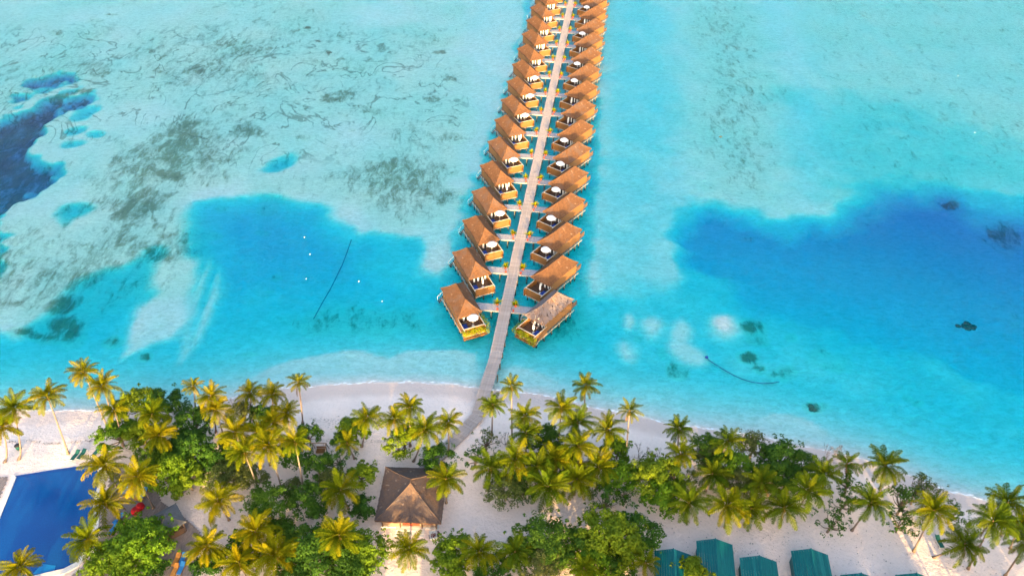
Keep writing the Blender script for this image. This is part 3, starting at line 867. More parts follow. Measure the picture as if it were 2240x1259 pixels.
# ------------------------------------------------------------------ coconut palms
def make_frond(e0, droop, seed, L=1.0):
    """unit frond growing along +x, initial elevation e0, bending down by droop"""
    rnd = random.Random(seed)
    mb = MB()
    N = 12
    pts = [Vector((0, 0, 0))]; e = e0
    sw = rnd.uniform(-.25, .25)
    for i in range(N):
        t = i / N
        e = e0 - droop * (t ** 1.3)
        pts.append(pts[-1] + Vector((math.cos(e), sw * t, math.sin(e))) * (1.0 / N))
    def on(t):
        f = min(t, .9999) * N; i = int(f)
        return pts[i].lerp(pts[i + 1], f - i), (pts[i + 1] - pts[i]).normalized()
    for i in range(0, N, 2):                # rachis: flat strip with thickness
        p, q = pts[i], pts[i + 2]
        w0, w1 = .017 * (1 - i / N) + .004, .017 * (1 - (i + 2) / N) + .004
        mb.add([p + Vector((0, w0, .006)), p + Vector((0, -w0, .006)), p + Vector((0, 0, -w0)), q + Vector((0, w1, .006)), q + Vector((0, -w1, .006)), q + Vector((0, 0, -w1))],
               [(0, 1, 4, 3), (1, 2, 5, 4), (2, 0, 3, 5)])
    K = 34
    for k in range(K):
        t = .13 + .87 * (k + .5) / K
        p, d = on(t)
        sidev = Vector((0, 1, 0)); up = d.cross(sidev) * -1
        if up.z < 0: up = -up
        ll = .25 * (math.sin(math.pi * min(1, .12 + t * .86)) ** .55) * (1 - .25 * t)
        for s in (-1, 1):
            fw = math.radians(rnd.uniform(36, 56) - 18 * t)
            l = ll * rnd.uniform(.8, 1.12)
            dirv = (d * math.sin(math.pi/2 - (math.pi/2 - fw)) * 1.0 + sidev * s * math.cos(fw) + up * rnd.uniform(.0, .34)).normalized()
            w = d * .0125
            m = p + dirv * l * .55
            tip = p + dirv * l + Vector((0, 0, -l * rnd.uniform(.22, .55)))
            mb.add([p - w * .7, p + w * .7, m + w, m - w, tip], [(0, 1, 2, 3), (3, 2, 4)] if s > 0 else [(1, 0, 3, 2), (2, 3, 4)])
    return mb.mesh('frond', M['palm'])
FRM = {}
for pm in ('palm', 'palm_mid', 'palm_shade_green', 'palm_dry'):
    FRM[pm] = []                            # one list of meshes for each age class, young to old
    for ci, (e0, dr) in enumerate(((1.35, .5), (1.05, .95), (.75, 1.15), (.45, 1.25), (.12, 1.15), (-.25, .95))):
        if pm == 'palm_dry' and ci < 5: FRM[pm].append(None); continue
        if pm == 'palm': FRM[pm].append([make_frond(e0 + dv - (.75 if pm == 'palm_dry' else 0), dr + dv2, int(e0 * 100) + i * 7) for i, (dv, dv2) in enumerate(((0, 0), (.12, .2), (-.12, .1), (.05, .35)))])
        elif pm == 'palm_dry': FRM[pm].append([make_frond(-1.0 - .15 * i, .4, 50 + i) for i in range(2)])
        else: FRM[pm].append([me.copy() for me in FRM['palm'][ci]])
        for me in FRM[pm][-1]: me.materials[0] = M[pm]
heart = MB()
heart.cone((0, 0, -.5), [(.13, 0), (.2, .25), (.16, .55), (.06, .95)], 8)
rr = random.Random(2)
for k in range(9):
    a = k * .7
    heart.cone((.24*math.cos(a), .24*math.sin(a), -.45 + rr.uniform(-.12, .1)), [(.04, -.12), (.12, -.03), (.12, .06), (.03, .14)], 6)
heart_me = heart.mesh('crown', M['heart'], True)

def make_palm(crown, base, L, label, seed, nf=26, wind=.25, group='coconut palms of the island', pm='palm_mid'):
    rnd = random.Random(seed)
    base = Vector(base); crown = Vector(crown)
    t = thing('coconut_palm', label, 'palm tree', base, 0, group)
    d = crown - base
    # trunk: grows out at an angle, then bends upright
    pts = []; rad = []
    N = 9
    side = Vector((-d.y, d.x, 0)) * rnd.uniform(-.06, .06)
    hor = Vector((d.x, d.y, 0))
    ex = .72 if hor.length > 2.5 else .9
    for i in range(N + 1):
        f = i / N
        pts.append(hor * (f ** ex) + side * math.sin(math.pi * f) + Vector((0, 0, d.z * (f ** 1.08))))
        rad.append(.145 * (1 - .42 * f) + (.15 * max(0, 1 - f * 9)))
    pts[0] = pts[0] + Vector((0, 0, -.15))
    mb = MB().tube(pts, rad, 7)
    mb.build('trunk', M['trunk'], t, True)
    c = link('crown', heart_me, t)
    c.location = d
    dirt = (pts[-1] - pts[-3]).normalized()
    q = Vector((0, 0, 1)).rotation_difference((dirt + Vector((0, 0, .6))).normalized())
    c.rotation_mode = 'QUATERNION'; c.rotation_quaternion = q
    ga = 2.39996
    for k in range(nf):
        f = k / (nf - 1)
        cls = min(5, int((f ** .9) * 4.9 + rnd.uniform(0, .8)))
        dry = k >= nf - 2 and rnd.random() < .65
        o = link('frond', rnd.choice(FRM['palm_dry'][5] if dry else FRM[pm][cls]), c)
        az = k * ga + rnd.uniform(-.25, .25)
        s = L * rnd.uniform(.85, 1.1) * (.78 if cls == 0 else 1.0)
        o.scale = (s, s * rnd.uniform(.9, 1.15), s)
        o.rotation_euler = (rnd.uniform(-.35, .35), rnd.uniform(-.12, .12) - wind * .3 * math.cos(az - .6), az)
        o.location = (.06 * math.cos(az), .06 * math.sin(az), .1)
    return t

# crown pixel, base pixel (or None), assumed crown height when the base is hidden, frond length, words that place it
PALMS = [
 (30, 895, (40, 1004), 0, 3.6, 'tall palm beside the round dark bin on the beach above the pool'),
 (6, 934, (9, 1010), 0, 3.3, 'palm cut by the left picture edge, on the beach above the pool'),
 (104, 867, (149, 992), 0, 3.4, 'slender palm leaning left from bare sand beside the two green loungers'),
 (184, 815, (236, 938), 0, 3.0, 'tallest slender palm reaching over the water at upper left'),
 (226, 845, (252, 950), 0, 3.3, 'palm just right of the tallest slender one at upper left, over the water'),
 (250, 897, (270, 975), 0, 3.0, 'short-crowned palm at the left end of the dense grove by the beach'),
 (423, 845, (427, 912), 0, 2.3, 'small thin palm alone against the blue water, behind the left grove'),
 (462, 867, (472, 945), 0, 3.0, 'upper of two golden palms leaning over each other at the waterside of the left grove'),
 (472, 897, (491, 958), 0, 3.2, 'lower of two golden palms leaning over each other at the waterside of the left grove'),
 (547, 861, (549, 918), 0, 2.9, 'left one of the twin palms on the beach edge left of the tall lone palm'),
 (333, 907, None, 10.5, 3.3, 'golden palm rising from the top of the big green trees beside the pool grove'),
 (349, 954, None, 10.5, 3.5, 'bright golden palm in the middle of the big green trees above the pool'),
 (228, 1020, None, 10, 4.1, 'large golden palm overhanging the far right corner of the pool'),
 (303, 1045, (337, 1112), 0, 3.9, 'golden palm leaning left over the timber deck, right of the pool corner'),
 (234, 1103, (275, 1145), 0, 4.1, 'large palm overhanging the right edge of the pool beside the red beanbag'),
 (194, 1180, None, 9, 3.9, 'golden palm overhanging the curved white end of the pool'),
 (478, 1097, None, 9, 4.0, 'large golden-green palm right of the grey kiosk, above the lower one'),
 (452, 1196, None, 8.5, 3.7, 'bright golden palm beside the orange loungers on the lower deck'),
 (46, 1241, None, 8, 3.3, 'palm at the bottom left corner in front of the pool'),
 (515, 946, None, 11, 3.6, 'broad golden palm in the middle of the grove left of the swing'),
 (535, 988, (567, 1073), 0, 3.6, 'left one of three golden palms with bare trunks left of the swing'),
 (595, 863, (598, 930), 0, 3.0, 'right one of the twin palms on the beach edge left of the tall lone palm'),
 (653, 837, (662, 926), 0, 2.4, 'tall lone thin palm standing clear against the sand behind the swing'),
 (627, 905, (640, 975), 0, 3.0, 'dark palm just left of the foot of the tall lone palm'),
 (589, 976, (619, 1077), 0, 3.8, 'middle one of three golden palms with bare trunks left of the swing'),
 (645, 966, (664, 1069), 0, 3.0, 'right one of three golden palms with bare trunks left of the swing'),
 (599, 924, None, 11, 3.3, 'golden palm half hidden behind the three bare-trunked ones'),
 (571, 948, None, 10, 3.2, 'palm packed between the broad golden one and the three bare-trunked ones'),
 (803, 915, (791, 976), 0, 3.2, 'palm with a curved trunk on open sand right of the swing'),
 (760, 970, (776, 1002), 0, 2.5, 'small palm among shrubs directly right of the swing'),
 (863, 918, (872, 985), 0, 3.2, 'left one of three palms clustered on the beach between swing and jetty'),
 (896, 893, (897, 975), 0, 3.0, 'middle and tallest of three palms clustered on the beach between swing and jetty'),
 (930, 940, (904, 1008), 0, 3.5, 'right one of three palms clustered on the beach between swing and jetty'),
 (981, 926, (981, 986), 0, 3.0, 'palm standing beside the bend of the jetty, on its left'),
 (976, 1049, (976, 1099), 0, 3.6, 'golden palm overhanging the right corner of the pavilion roof'),
 (746, 1073, None, 8.5, 4.2, 'large feathery palm left of the pavilion'),
 (742, 1172, None, 8, 3.8, 'dark palm in the dense thicket below left of the pavilion'),
 (603, 1216, None, 8.5, 4.3, 'broad palm at the bottom edge in the thicket left of the pavilion path'),
 (559, 1164, None, 7, 4.0, 'shaded dark palm below the round green bush'),
 (524, 1232, None, 7.5, 3.6, 'palm at the bottom edge left of the broad one'),
 (894, 1204, None, 6.5, 3.5, 'palm standing alone on the path in front of the pavilion'),
 (1049, 1208, None, 7.5, 3.5, 'left one of two palms at the bottom edge right of the pavilion'),
 (1077, 887, (1076, 950), 0, 2.9, 'golden palm touching the right side of the jetty at its bend'),
 (1119, 847, (1120, 965), 0, 2.6, 'thin tall palm right of the jetty with a long straight pale trunk'),
 (1149, 911, (1146, 972), 0, 3.2, 'golden palm below the thin tall one right of the jetty'),
 (1152, 948, None, 7, 3.2, 'dark palm underneath the golden one right of the jetty'),
 (1228, 893, (1220, 974), 0, 3.4, 'golden tall palm in the centre of the grove right of the jetty'),
 (1281, 845, (1277, 912), 0, 3.0, 'tall palm seen against the water, highest of the grove right of the jetty'),
 (1262, 926, None, 10.5, 3.6, 'dark palm beneath the highest one in the grove right of the jetty'),
 (1329, 942, None, 11, 3.6, 'drooping palm at the right end of the grove right of the jetty'),
 (1377, 900, (1369, 1006), 0, 2.4, 'slim palm with a very long thin trunk, right of the drooping one'),
 (1485, 940, (1483, 985), 0, 2.9, 'dark palm on the beach above a golden one, left of the shrub belt'),
 (1489, 994, None, 8.5, 3.2, 'golden palm below the dark beach palm, left of the shrub belt'),
 (1127, 1010, None, 10, 4.2, 'large bright palm left in the dense grove right of the pavilion'),
 (1073, 1026, None, 8.5, 3.9, 'shaded feathery palm at the left end of the dense grove right of the pavilion'),
 (1214, 1006, None, 10.5, 3.6, 'golden palm at the top middle of the dense grove right of the pavilion'),
 (1264, 976, None, 10.5, 3.7, 'dark green palm at the top of the dense grove right of the pavilion'),
 (1200, 1065, None, 10, 4.6, 'largest palm in front of the dense grove right of the pavilion'),
 (1262, 1049, None, 10, 4.2, 'large palm right of the largest one in the dense grove'),
 (1309, 1022, None, 10, 4.0, 'feathery palm at the right end of the dense grove right of the pavilion'),
 (1174, 1022, None, 10, 3.6, 'palm wedged between the bright one and the largest one in the dense grove'),
 (1507, 1101, None, 8, 4.0, 'wide star-shaped palm directly above the teal sheds, leftmost'),
 (1558, 1038, None, 9, 3.5, 'yellowish palm on the shrub belt above the teal sheds'),
 (1127, 1208, None, 7.5, 3.5, 'right one of two palms at the bottom edge right of the pavilion'),
 (1412, 1232, None, 5, 2.6, 'small palm left of the first teal shed at the bottom edge'),
 (1277, 1244, None, 5.5, 2.7, 'small palm in front of the big green trees at the bottom edge'),
 (1591, 966, None, 8.5, 3.1, 'palm sticking out of the top of the shrub belt beside the beach'),
 (1667, 1058, None, 8.5, 3.6, 'star-shaped palm in the middle of the shrub belt'),
 (1591, 1106, None, 8.5, 4.2, 'second of the four wide palms in a row above the teal sheds'),
 (1642, 1114, None, 7.5, 3.5, 'third and smallest of the four wide palms in a row above the teal sheds'),
 (1715, 1111, None, 8.5, 4.1, 'fourth of the four wide palms in a row above the teal sheds'),
 (1768, 1075, None, 9, 4.0, 'drooping palm up right of the four wide ones'),
 (1801, 1038, None, 8.5, 3.6, 'dark palm behind the drooping one, right part of the shrub belt'),
 (1853, 1015, (1853, 1050), 0, 2.7, 'small yellowish palm near the waterline, left of the big beach palm'),
 (1936, 1019, (1925, 1070), 0, 4.1, 'big full palm standing out against the water at right'),
 (1905, 1101, (1863, 1159), 0, 3.8, 'palm with a curved trunk bowed from the left, right of the sparse bush'),
 (2042, 1118, (1999, 1205), 0, 3.8, 'leaning palm with its curved trunk base on open sand near the dark lounger'),
 (2108, 1190, (2042, 1218), 0, 3.8, 'low palm leaning far right, its trunk almost flat on the sand'),
 (2171, 1141, (2118, 1243), 0, 3.9, 'tall palm with a long bowed trunk at the lower right'),
 (2204, 1101, (2190, 1170), 0, 3.6, 'dark palm by the beach at the right edge'),
 (2232, 1150, (2210, 1199), 0, 3.4, 'palm cut by the right picture edge, upper'),
 (2246, 1188, (2199, 1258), 0, 3.4, 'palm cut by the right picture edge, lower, with a long dark trunk'),
]
TREES = [
 (305, 882, 46, 'a', 'bright leafy tree at the beach-side top of the big grove above the pool'),
 (357, 885, 46, 'b', 'dark leafy tree at the beach-side top right of the big grove above the pool'),
 (254, 950, 42, 'a', 'sunlit tree on the left flank of the big grove above the pool'),
 (309, 948, 42, 'a', 'bright tree in the middle of the big grove above the pool'),
 (416, 930, 46, 'b', 'dark tree on the right flank of the big grove, behind the thin palm foot'),
 (412, 985, 52, 'b', 'large dark tree in the heart of the big grove right of the golden palm'),
 (369, 1030, 52, 'a', 'large bright yellow-green tree at the lower edge of the big grove'),
 (412, 1048, 38, 'a', 'bright tree hanging over the sand just above the grey kiosk'),
 (340, 995, 40, 'b', 'shaded tree under the bright golden palm in the big grove'),
 (472, 998, 42, 'b', 'dark tree between the big grove and the golden palm grove'),
 (491, 1035, 40, 'c', 'olive tree below the broad golden palm'),
 (302, 1192, 64, 'a', 'largest round tree at the bottom left beside the pool'),
 (254, 1232, 55, 'a', 'tree at the bottom edge below the curved pool end'),
 (335, 1236, 26, 'b', 'tree at the bottom edge left of the lower deck loungers'),
 (527, 907, 36, 'c', 'olive scrub on the beach edge beneath the twin palms'),
 (575, 905, 30, 'b', 'green scrub under the right one of the twin palms'),
 (591, 1105, 50, 'b', 'round dense dark green bush standing on open sand'),
 (678, 1093, 40, 'b', 'dense dark bush left of the large feathery palm'),
 (773, 938, 34, 'a', 'bright tree on the beach right of the swing, uppermost'),
 (752, 962, 24, 'b', 'small bush close behind the swing on its right'),
 (746, 1006, 36, 's', 'open-branched tree below right of the swing'),
 (793, 1037, 30, 'a', 'small bright tree on the sand up left of the pavilion'),
 (694, 1014, 30, 'b', 'bush directly below the swing'),
 (880, 962, 40, 'a', 'bright tree under the three clustered beach palms'),
 (956, 1002, 37, 'b', 'green tree over the jetty where it reaches the pavilion'),
 (793, 1109, 26, 'b', 'small bush left of the pavilion corner'),
 (722, 1050, 28, 'c', 'olive bush behind the large feathery palm'),
 (639, 1065, 20, 'c', 'small grey-green bush right of the round dense bush'),
 (674, 950, 28, 'b', 'bush at the foot of the tall lone palm'),
 (643, 990, 34, 'b', 'bush under the right one of the three bare-trunked palms'),
 (714, 1208, 66, 'b', 'large dark tree in the thicket below left of the pavilion'),
 (793, 1210, 50, 'a', 'sunlit tree at the right edge of the thicket, next to the pavilion path'),
 (760, 1240, 50, 'b', 'tree at the bottom edge in the thicket left of the path'),
 (668, 1184, 42, 'b', 'dark tree at the top left of the thicket below the pavilion'),
 (640, 1240, 36, 'b', 'dark tree at the bottom edge between the two broad palms'),
 (555, 1045, 28, 'c', 'thin bush beneath the left bare-trunked palm'),
 (516, 1037, 34, 'c', 'bush beneath the broad golden palm, beside the sand'),
 (619, 1160, 25, 'b', 'low bush below the round dense bush'),
 (540, 1200, 40, 'b', 'dark bush between the bottom palms and the lower deck'),
 (455, 1235, 30, 'b', 'low bush right of the lower deck loungers'),
 (991, 1200, 36, 'a', 'bright tree right of the pavilion path, leftmost of the lower grove'),
 (983, 1250, 34, 'a', 'bright tree at the bottom edge just right of the path palm'),
 (1063, 966, 36, 't', 'sparse branched shrub right of the jetty bend'),
 (1036, 1000, 28, 's', 'sparse bush between jetty and the shaded feathery palm'),
 (1190, 962, 40, 'b', 'green tree behind the golden palms right of the jetty'),
 (1107, 1069, 42, 'c', 'olive bush under the left end of the dense grove right of the pavilion'),
 (1150, 1055, 38, 'b', 'dark bush deep under the bright palm of the dense grove'),
 (1240, 1010, 40, 'b', 'dark bush deep under the top of the dense grove'),
 (1349, 982, 30, 'a', 'small tree under the drooping palm right of the grove'),
 (1353, 1045, 42, 'a', 'bright tree at the right end of the dense grove'),
 (1325, 1097, 45, 's', 'open tree below the right end of the dense grove'),
 (1372, 1080, 32, 's', 'open bush left of the round tree above the sheds'),
 (1440, 1045, 50, 'a', 'round full tree left of the shrub belt'),
 (1452, 1083, 40, 'a', 'lower part tree under the round full one, above the first shed'),
 (1495, 1050, 38, 't', 'dry olive shrub between the round full tree and the belt palms'),
 (1425, 1012, 24, 't', 'dry thin bush on the beach side of the round full tree'),
 (1186, 1188, 60, 'b', 'broad dark tree, left half of the big lower thicket'),
 (1333, 1180, 66, 'a', 'broad bright tree, right half of the big lower thicket'),
 (1392, 1166, 44, 'b', 'tree at the right end of the big lower thicket, beside the first shed'),
 (1254, 1204, 46, 'b', 'dark tree between the two broad halves of the lower thicket'),
 (1301, 1226, 48, 'a', 'bright tree in front of the big lower thicket'),
 (1178, 1243, 50, 'c', 'olive tree at the bottom edge below the lower thicket'),
 (1350, 1243, 36, 'b', 'dark tree at the bottom edge left of the small palm by the sheds'),
 (1080, 1244, 36, 'b', 'dark bush at the bottom edge below two palms'),
 (1515, 1256, 30, 'a', 'bright bush covering the foot of the first two sheds'),
 (1547, 985, 36, 'b', 'green bush at the left end of the shrub belt by the beach'),
 (1559, 1000, 34, 'c', 'olive bush behind the golden palm of the shrub belt'),
 (1599, 1019, 42, 'a', 'bright yellow-green bush in the shrub belt'),
 (1645, 976, 32, 'c', 'grey-green bush on the beach edge of the shrub belt'),
 (1711, 1005, 44, 'b', 'broad dark bush in the centre of the shrub belt'),
 (1752, 1018, 34, 'b', 'dark bush at the beach side right of the centre of the belt'),
 (1695, 1045, 38, 'b', 'shaded bush behind the star-shaped palm'),
 (1620, 1060, 36, 'c', 'olive bush between the row of wide palms and the belt'),
 (1857, 1060, 36, 's', 'open dark tree below the small yellowish palm'),
 (1843, 1098, 30, 's', 'open dark tree left of the bowed palm'),
 (1817, 1141, 34, 's', 'sparse leafy bush sprawling on the sand right of the four wide palms'),
 (2009, 1071, 46, 't', 'grey-green spreading tree on the beach at right'),
 (1976, 1098, 46, 's', 'dark spreading tree left of the leaning palm'),
 (2038, 1088, 40, 't', 'grey-green tree behind the leaning palm'),
 (1972, 1144, 32, 's', 'sparse bush sprawling on sand below the dark spreading tree'),
 (2086, 1124, 28, 's', 'thin bush right of the leaning palm'),
]
for i, (cx, cy, bpix, h, L, lab) in enumerate(PALMS):
    if bpix:
        b = gpt(*bpix)
        hh = min(max(height_over(cx, cy, b.y), 6.0), 15.5)
        c = at(cx, cy, hh)
    else:
        h = min(h, 4.6 + .6 * math.sin(i * 1.7)) if cy > 1050 else min(h, 5.8 + .7 * math.sin(i * 1.7)) if cy > 985 else min(h, 8.0)
        if cy > 1050: h += 1.0
        for tx, ty, tr, tk, tl in TREES:     # a palm that grows out of a tree's crown overtops it
            if (tx - cx) ** 2 + (ty - cy) ** 2 < (.85 * tr) ** 2: h = max(h, min(9.0, 2.6 + 1.25 * tr / 14.0))
        c = at(cx, cy, h)
        rnd = random.Random(900 + i)
        b = Vector((c.x + rnd.uniform(-.7, .7), c.y + rnd.uniform(-.6, .5), 0)); b.z = gz(b.x, b.y)
    words = lab.split()
    make_palm(c, b, L * .87, lab, 100 + i, 31 if L > 2.7 else 22, pm=('palm_shade_green' if (cx > 1440 and i % 4) or (cx > 1050 and i % 3 == 0) else 'palm' if cx < 700 and i % 5 else 'palm_mid'))  # leaf colour carries the sun on left palms, less on right, plus some variety

# ------------------------------------------------------------------ broadleaf trees and bushes
def make_crown_mesh(r, seed, mat, dens=1.0, leaf=.34, sparse=False):
    rnd = random.Random(seed)
    mb = MB(); limbs = MB()
    n = int((15 if sparse else 34) * (r / 3.0) ** 1.5) + 6
    cl = []
    for k in range(n):
        a = rnd.uniform(0, 6.283); q = rnd.random() ** .55
        rr_ = r * q * .82
        z = r * .62 * math.sqrt(max(0, 1 - q*q)) * rnd.uniform(.55, 1.1) - r * .12 + (rnd.uniform(-.35, .1) * r * q)
        cl.append(Vector((rr_*math.cos(a), rr_*math.sin(a), z)))
    for c in cl:
        cr = rnd.uniform(.55, 1.0) * (.62 if sparse else .85) * (r / 3.0) ** .35
        leaf_clump(mb, c, cr, int((80 if sparse else 150) * dens * cr * cr + 18), leaf, rnd)
    # loose sprigs beyond the outline
    for k in range(int(n * .7)):
        a = rnd.uniform(0, 6.283)
        c = Vector((r*rnd.uniform(.8, 1.08)*math.cos(a), r*rnd.uniform(.8, 1.08)*math.sin(a), rnd.uniform(-.25, .3)*r))
        leaf_clump(mb, c, rnd.uniform(.18, .4), 12, leaf, rnd)
    base = Vector((0, 0, -r * .9 - .8))
    fork = Vector((rnd.uniform(-.3, .3), rnd.uniform(-.3, .3), -r * .45))
    limbs.tube([base + Vector((0, 0, -1.6)), base, fork], [.26, .2, .15], 6)
    for c in cl[::2 if not sparse else 1]:
        mid = fork.lerp(c, .5) + Vector((rnd.uniform(-.3, .3), rnd.uniform(-.3, .3), -.1))
        limbs.tube([fork, mid, c], [.085, .06, .02], 5)
    return mb.mesh('crown', mat), limbs.mesh('trunk', M['bark'], True)
CR = {}
for kind, mat, sparse, leaf in (('a', 'leaf_a', False, .36), ('b', 'leaf_b', False, .34), ('c', 'leaf_c', False, .26), ('s', 'leaf_b', True, .30), ('t', 'leaf_c', True, .26)):
    for rc in (1.7, 2.4, 3.3, 4.5):
        CR[kind, rc] = [make_crown_mesh(rc, hash((ord(kind), int(rc*10), j)) % 9999, M[mat], 1.0, leaf, sparse) for j in range(2)]
def make_tree(c, r, kind, label, seed, ground, group='broadleaf trees and bushes of the island'):
    rnd = random.Random(seed)
    rc = min((1.7, 2.4, 3.3, 4.5), key=lambda q: abs(q - r))
    cm, lm = rnd.choice(CR[kind, rc])
    s = r / rc
    t = thing('broadleaf_tree' if r > 2.0 else 'bush', label, 'tree' if r > 2.0 else 'bush', (c.x, c.y, ground), rnd.uniform(0, 6.28), group)
    dz = c.z - ground
    zs = s * rnd.uniform(.9, 1.15)
    o = link('crown', cm, t); o.location = (0, 0, dz); o.scale = (s, s, zs)
    o = link('trunk', lm, t); o.location = (0, 0, dz); o.scale = (s, s, zs)
    return t
for i, (cx, cy, rp, kind, lab) in enumerate(TREES):
    r = rp / 14.6 * (1.0 if kind in 'st' else 1.17) * (1.1 if cx > 1380 else 1.0)
    cz = GZ + .6 + .66 * r
    c = at(cx, cy, cz)
    make_tree(c, r, kind, lab, 400 + i, gz(c.x, c.y) - .05)
# leafless shrubs
def bare_shrub(px, py, r, seed, label):
    rnd = random.Random(seed)
    p = gpt(px, py)
    t = thing('bare_shrub', label, 'shrub', p, 0, 'leafless shrubs on the beach')
    mb = MB()
    def grow(a, d, l, w, n):
        b = a + d * l
        mb.tube([a, a.lerp(b, .5) + Vector((rnd.uniform(-.1, .1), rnd.uniform(-.1, .1), 0)) * l, b], [w, w * .8, w * .6], 4, False)
        if n:
            for k in range(3 if n > 1 else 4):
                nd = (d + Vector((rnd.uniform(-.8, .8), rnd.uniform(-.8, .8), rnd.uniform(-.25, .5)))).normalized()
                grow(b, nd, l * rnd.uniform(.6, .9), w * .6, n - 1)
    for k in range(4):
        a = k * 1.57 + rnd.uniform(0, 1)
        grow(Vector((0, 0, -.05)), Vector((math.cos(a) * .7, math.sin(a) * .7, .9)).normalized(), r * .38, .06, 3)
    mb.build('branch', M['twig'], t)
bare_shrub(1810, 1008, 2.6, 1, 'leafless grey-purple shrub on the beach right of the shrub belt')
bare_shrub(1838, 1004, 2.2, 2, 'small leafless shrub behind the small yellowish palm')
bare_shrub(1400, 1003, 2.6, 3, 'leafless shrub on sand beside the slim long-trunked palm')
bare_shrub(1445, 1016, 2.2, 4, 'leafless brown shrub above the round full tree')
bare_shrub(1105, 972, 2.2, 5, 'leafless brown shrub under the thin tall palm right of the jetty')
bare_shrub(1640, 962, 1.8, 6, 'leafless twiggy shrub at the beach edge of the shrub belt')
bare_shrub(520, 890, 2.0, 7, 'leafless pinkish shrub on the beach left of the twin palms')

# trees of the island's interior, nearer than the picture's lower edge; their shade lies over the sand
random.seed(77)
for i in range(146):
    y = random.uniform(2, 46) if i < 104 else random.uniform(34, 46); x = random.uniform(-95, 20) if i % 2 < 1 else random.uniform(15, 95)
    if -17 < x < -14.5: x -= 4
    right = x > 12
    lab = 'tree of the island interior nearer than the lower picture edge'
    if i % 4 < 2:
        r = random.uniform(3.4, 5.0) if right else random.uniform(3.0, 4.0)
        make_tree(Vector((x, y, GZ + (4.2 if right else 1.6) + .95 * r)), r, random.choice('ab'), lab, 700 + i, GZ, 'interior trees below the picture')
    else:
        h = random.uniform(11, 14.5) if right else random.uniform(7.5, 10.0)
        make_palm((x, y, h), (x + random.uniform(-1, 1), y - 1, GZ), 4.0, lab.replace('tree', 'coconut palm'), 800 + i, 18, group='interior palms below the picture')

# ------------------------------------------------------------------ pavilion
PC = Vector((-14.45, 70.4, GZ))
pav = thing('pavilion', 'square open-air pavilion with weathered brown thatched hip roof at the landward end of the jetty', 'pavilion', PC, R(-2.5))
pl, pwid, prise = 9.4, 9.4, 3.0
proof, ppatch, ppt = hip_roof(pl, pwid, prise, pl / 2 - .35, .22, .25)
rf = proof.build('roof', M['thatch_pav'], pav); rf.location = (0, 0, 2.3)
tag(thatch_tufts(ppatch, ppt, .34, .26, 11, .06).build('thatch', M['thatch_pav'], rf), kind='stuff')
ridge_lines(pl, pwid, prise, pl / 2 - .35, ppt).build('ridge_cap', M['thatch_pav'], rf)
hw = 3.85
MB().prism([(-hw - .3, -hw - .3), (hw + .3, -hw - .3), (hw + .3, hw + .3), (-hw - .3, hw + .3)], -.1, .18).build('floor', M['stone'], pav)
def wall_run(x0, x1, y, z0, z1, name='wall', mat='plaster'):
    return MB().box(((x0 + x1)/2, y, (z0 + z1)/2), (x1 - x0, .2, z1 - z0)).build(name, M[mat], pav)
for x0, x1, z0, z1 in ((-hw, -3.1, .18, 2.42), (-3.1, -1.6, .18, .95), (-1.6, -1.0, .18, 2.42), (1.5, 2.2, .18, 2.42), (2.2, 3.3, .18, .95), (3.3, hw, .18, 2.42)):
    wall_run(x0, x1, -hw, z0, z1)
wall_run(-hw, hw, hw, .18, 2.42)
for s in (-1, 1): MB().box((s*hw, 0, 1.3), (.2, 2*hw - .22, 2.24)).build('wall', M['plaster'], pav)
for x0, x1 in ((-3.1, -1.6), (2.2, 3.3)):
    w = MB().box(((x0 + x1)/2, -hw + .02, 1.68), (x1 - x0 - .02, .06, 1.4)).build('window', M['glass'], pav)
    f = MB()
    for xx in (x0 + .05, (x0 + x1)/2, x1 - .05): f.box((xx, -hw - .03, 1.68), (.08, .1, 1.4))
    f.box(((x0 + x1)/2, -hw - .06, .97), (x1 - x0 + .1, .2, .08))
    f.build('frame', M['redwood'], w)
for k in range(5):
    dleaf = MB().box((-1.0 + .25 + k*.5, -hw + .03, 1.3), (.47, .08, 2.2)).build('door', M['redwood'], pav)
    MB().box((-1.0 + .25 + k*.5, -hw - .02, 1.6), (.3, .03, 1.2)).build('pane', M['glass'], dleaf)
for k in range(3): MB().box((.1, -hw - .55 - k*.42, .08 - k*.05), (4.2, .5, .14)).build('step', M['stone'], pav)
for x in (-hw, -1.3, 1.8, hw):
    MB().box((x, -hw - .28, 1.28), (.16, .16, 2.25)).build('post', M['timber_dark'], pav)

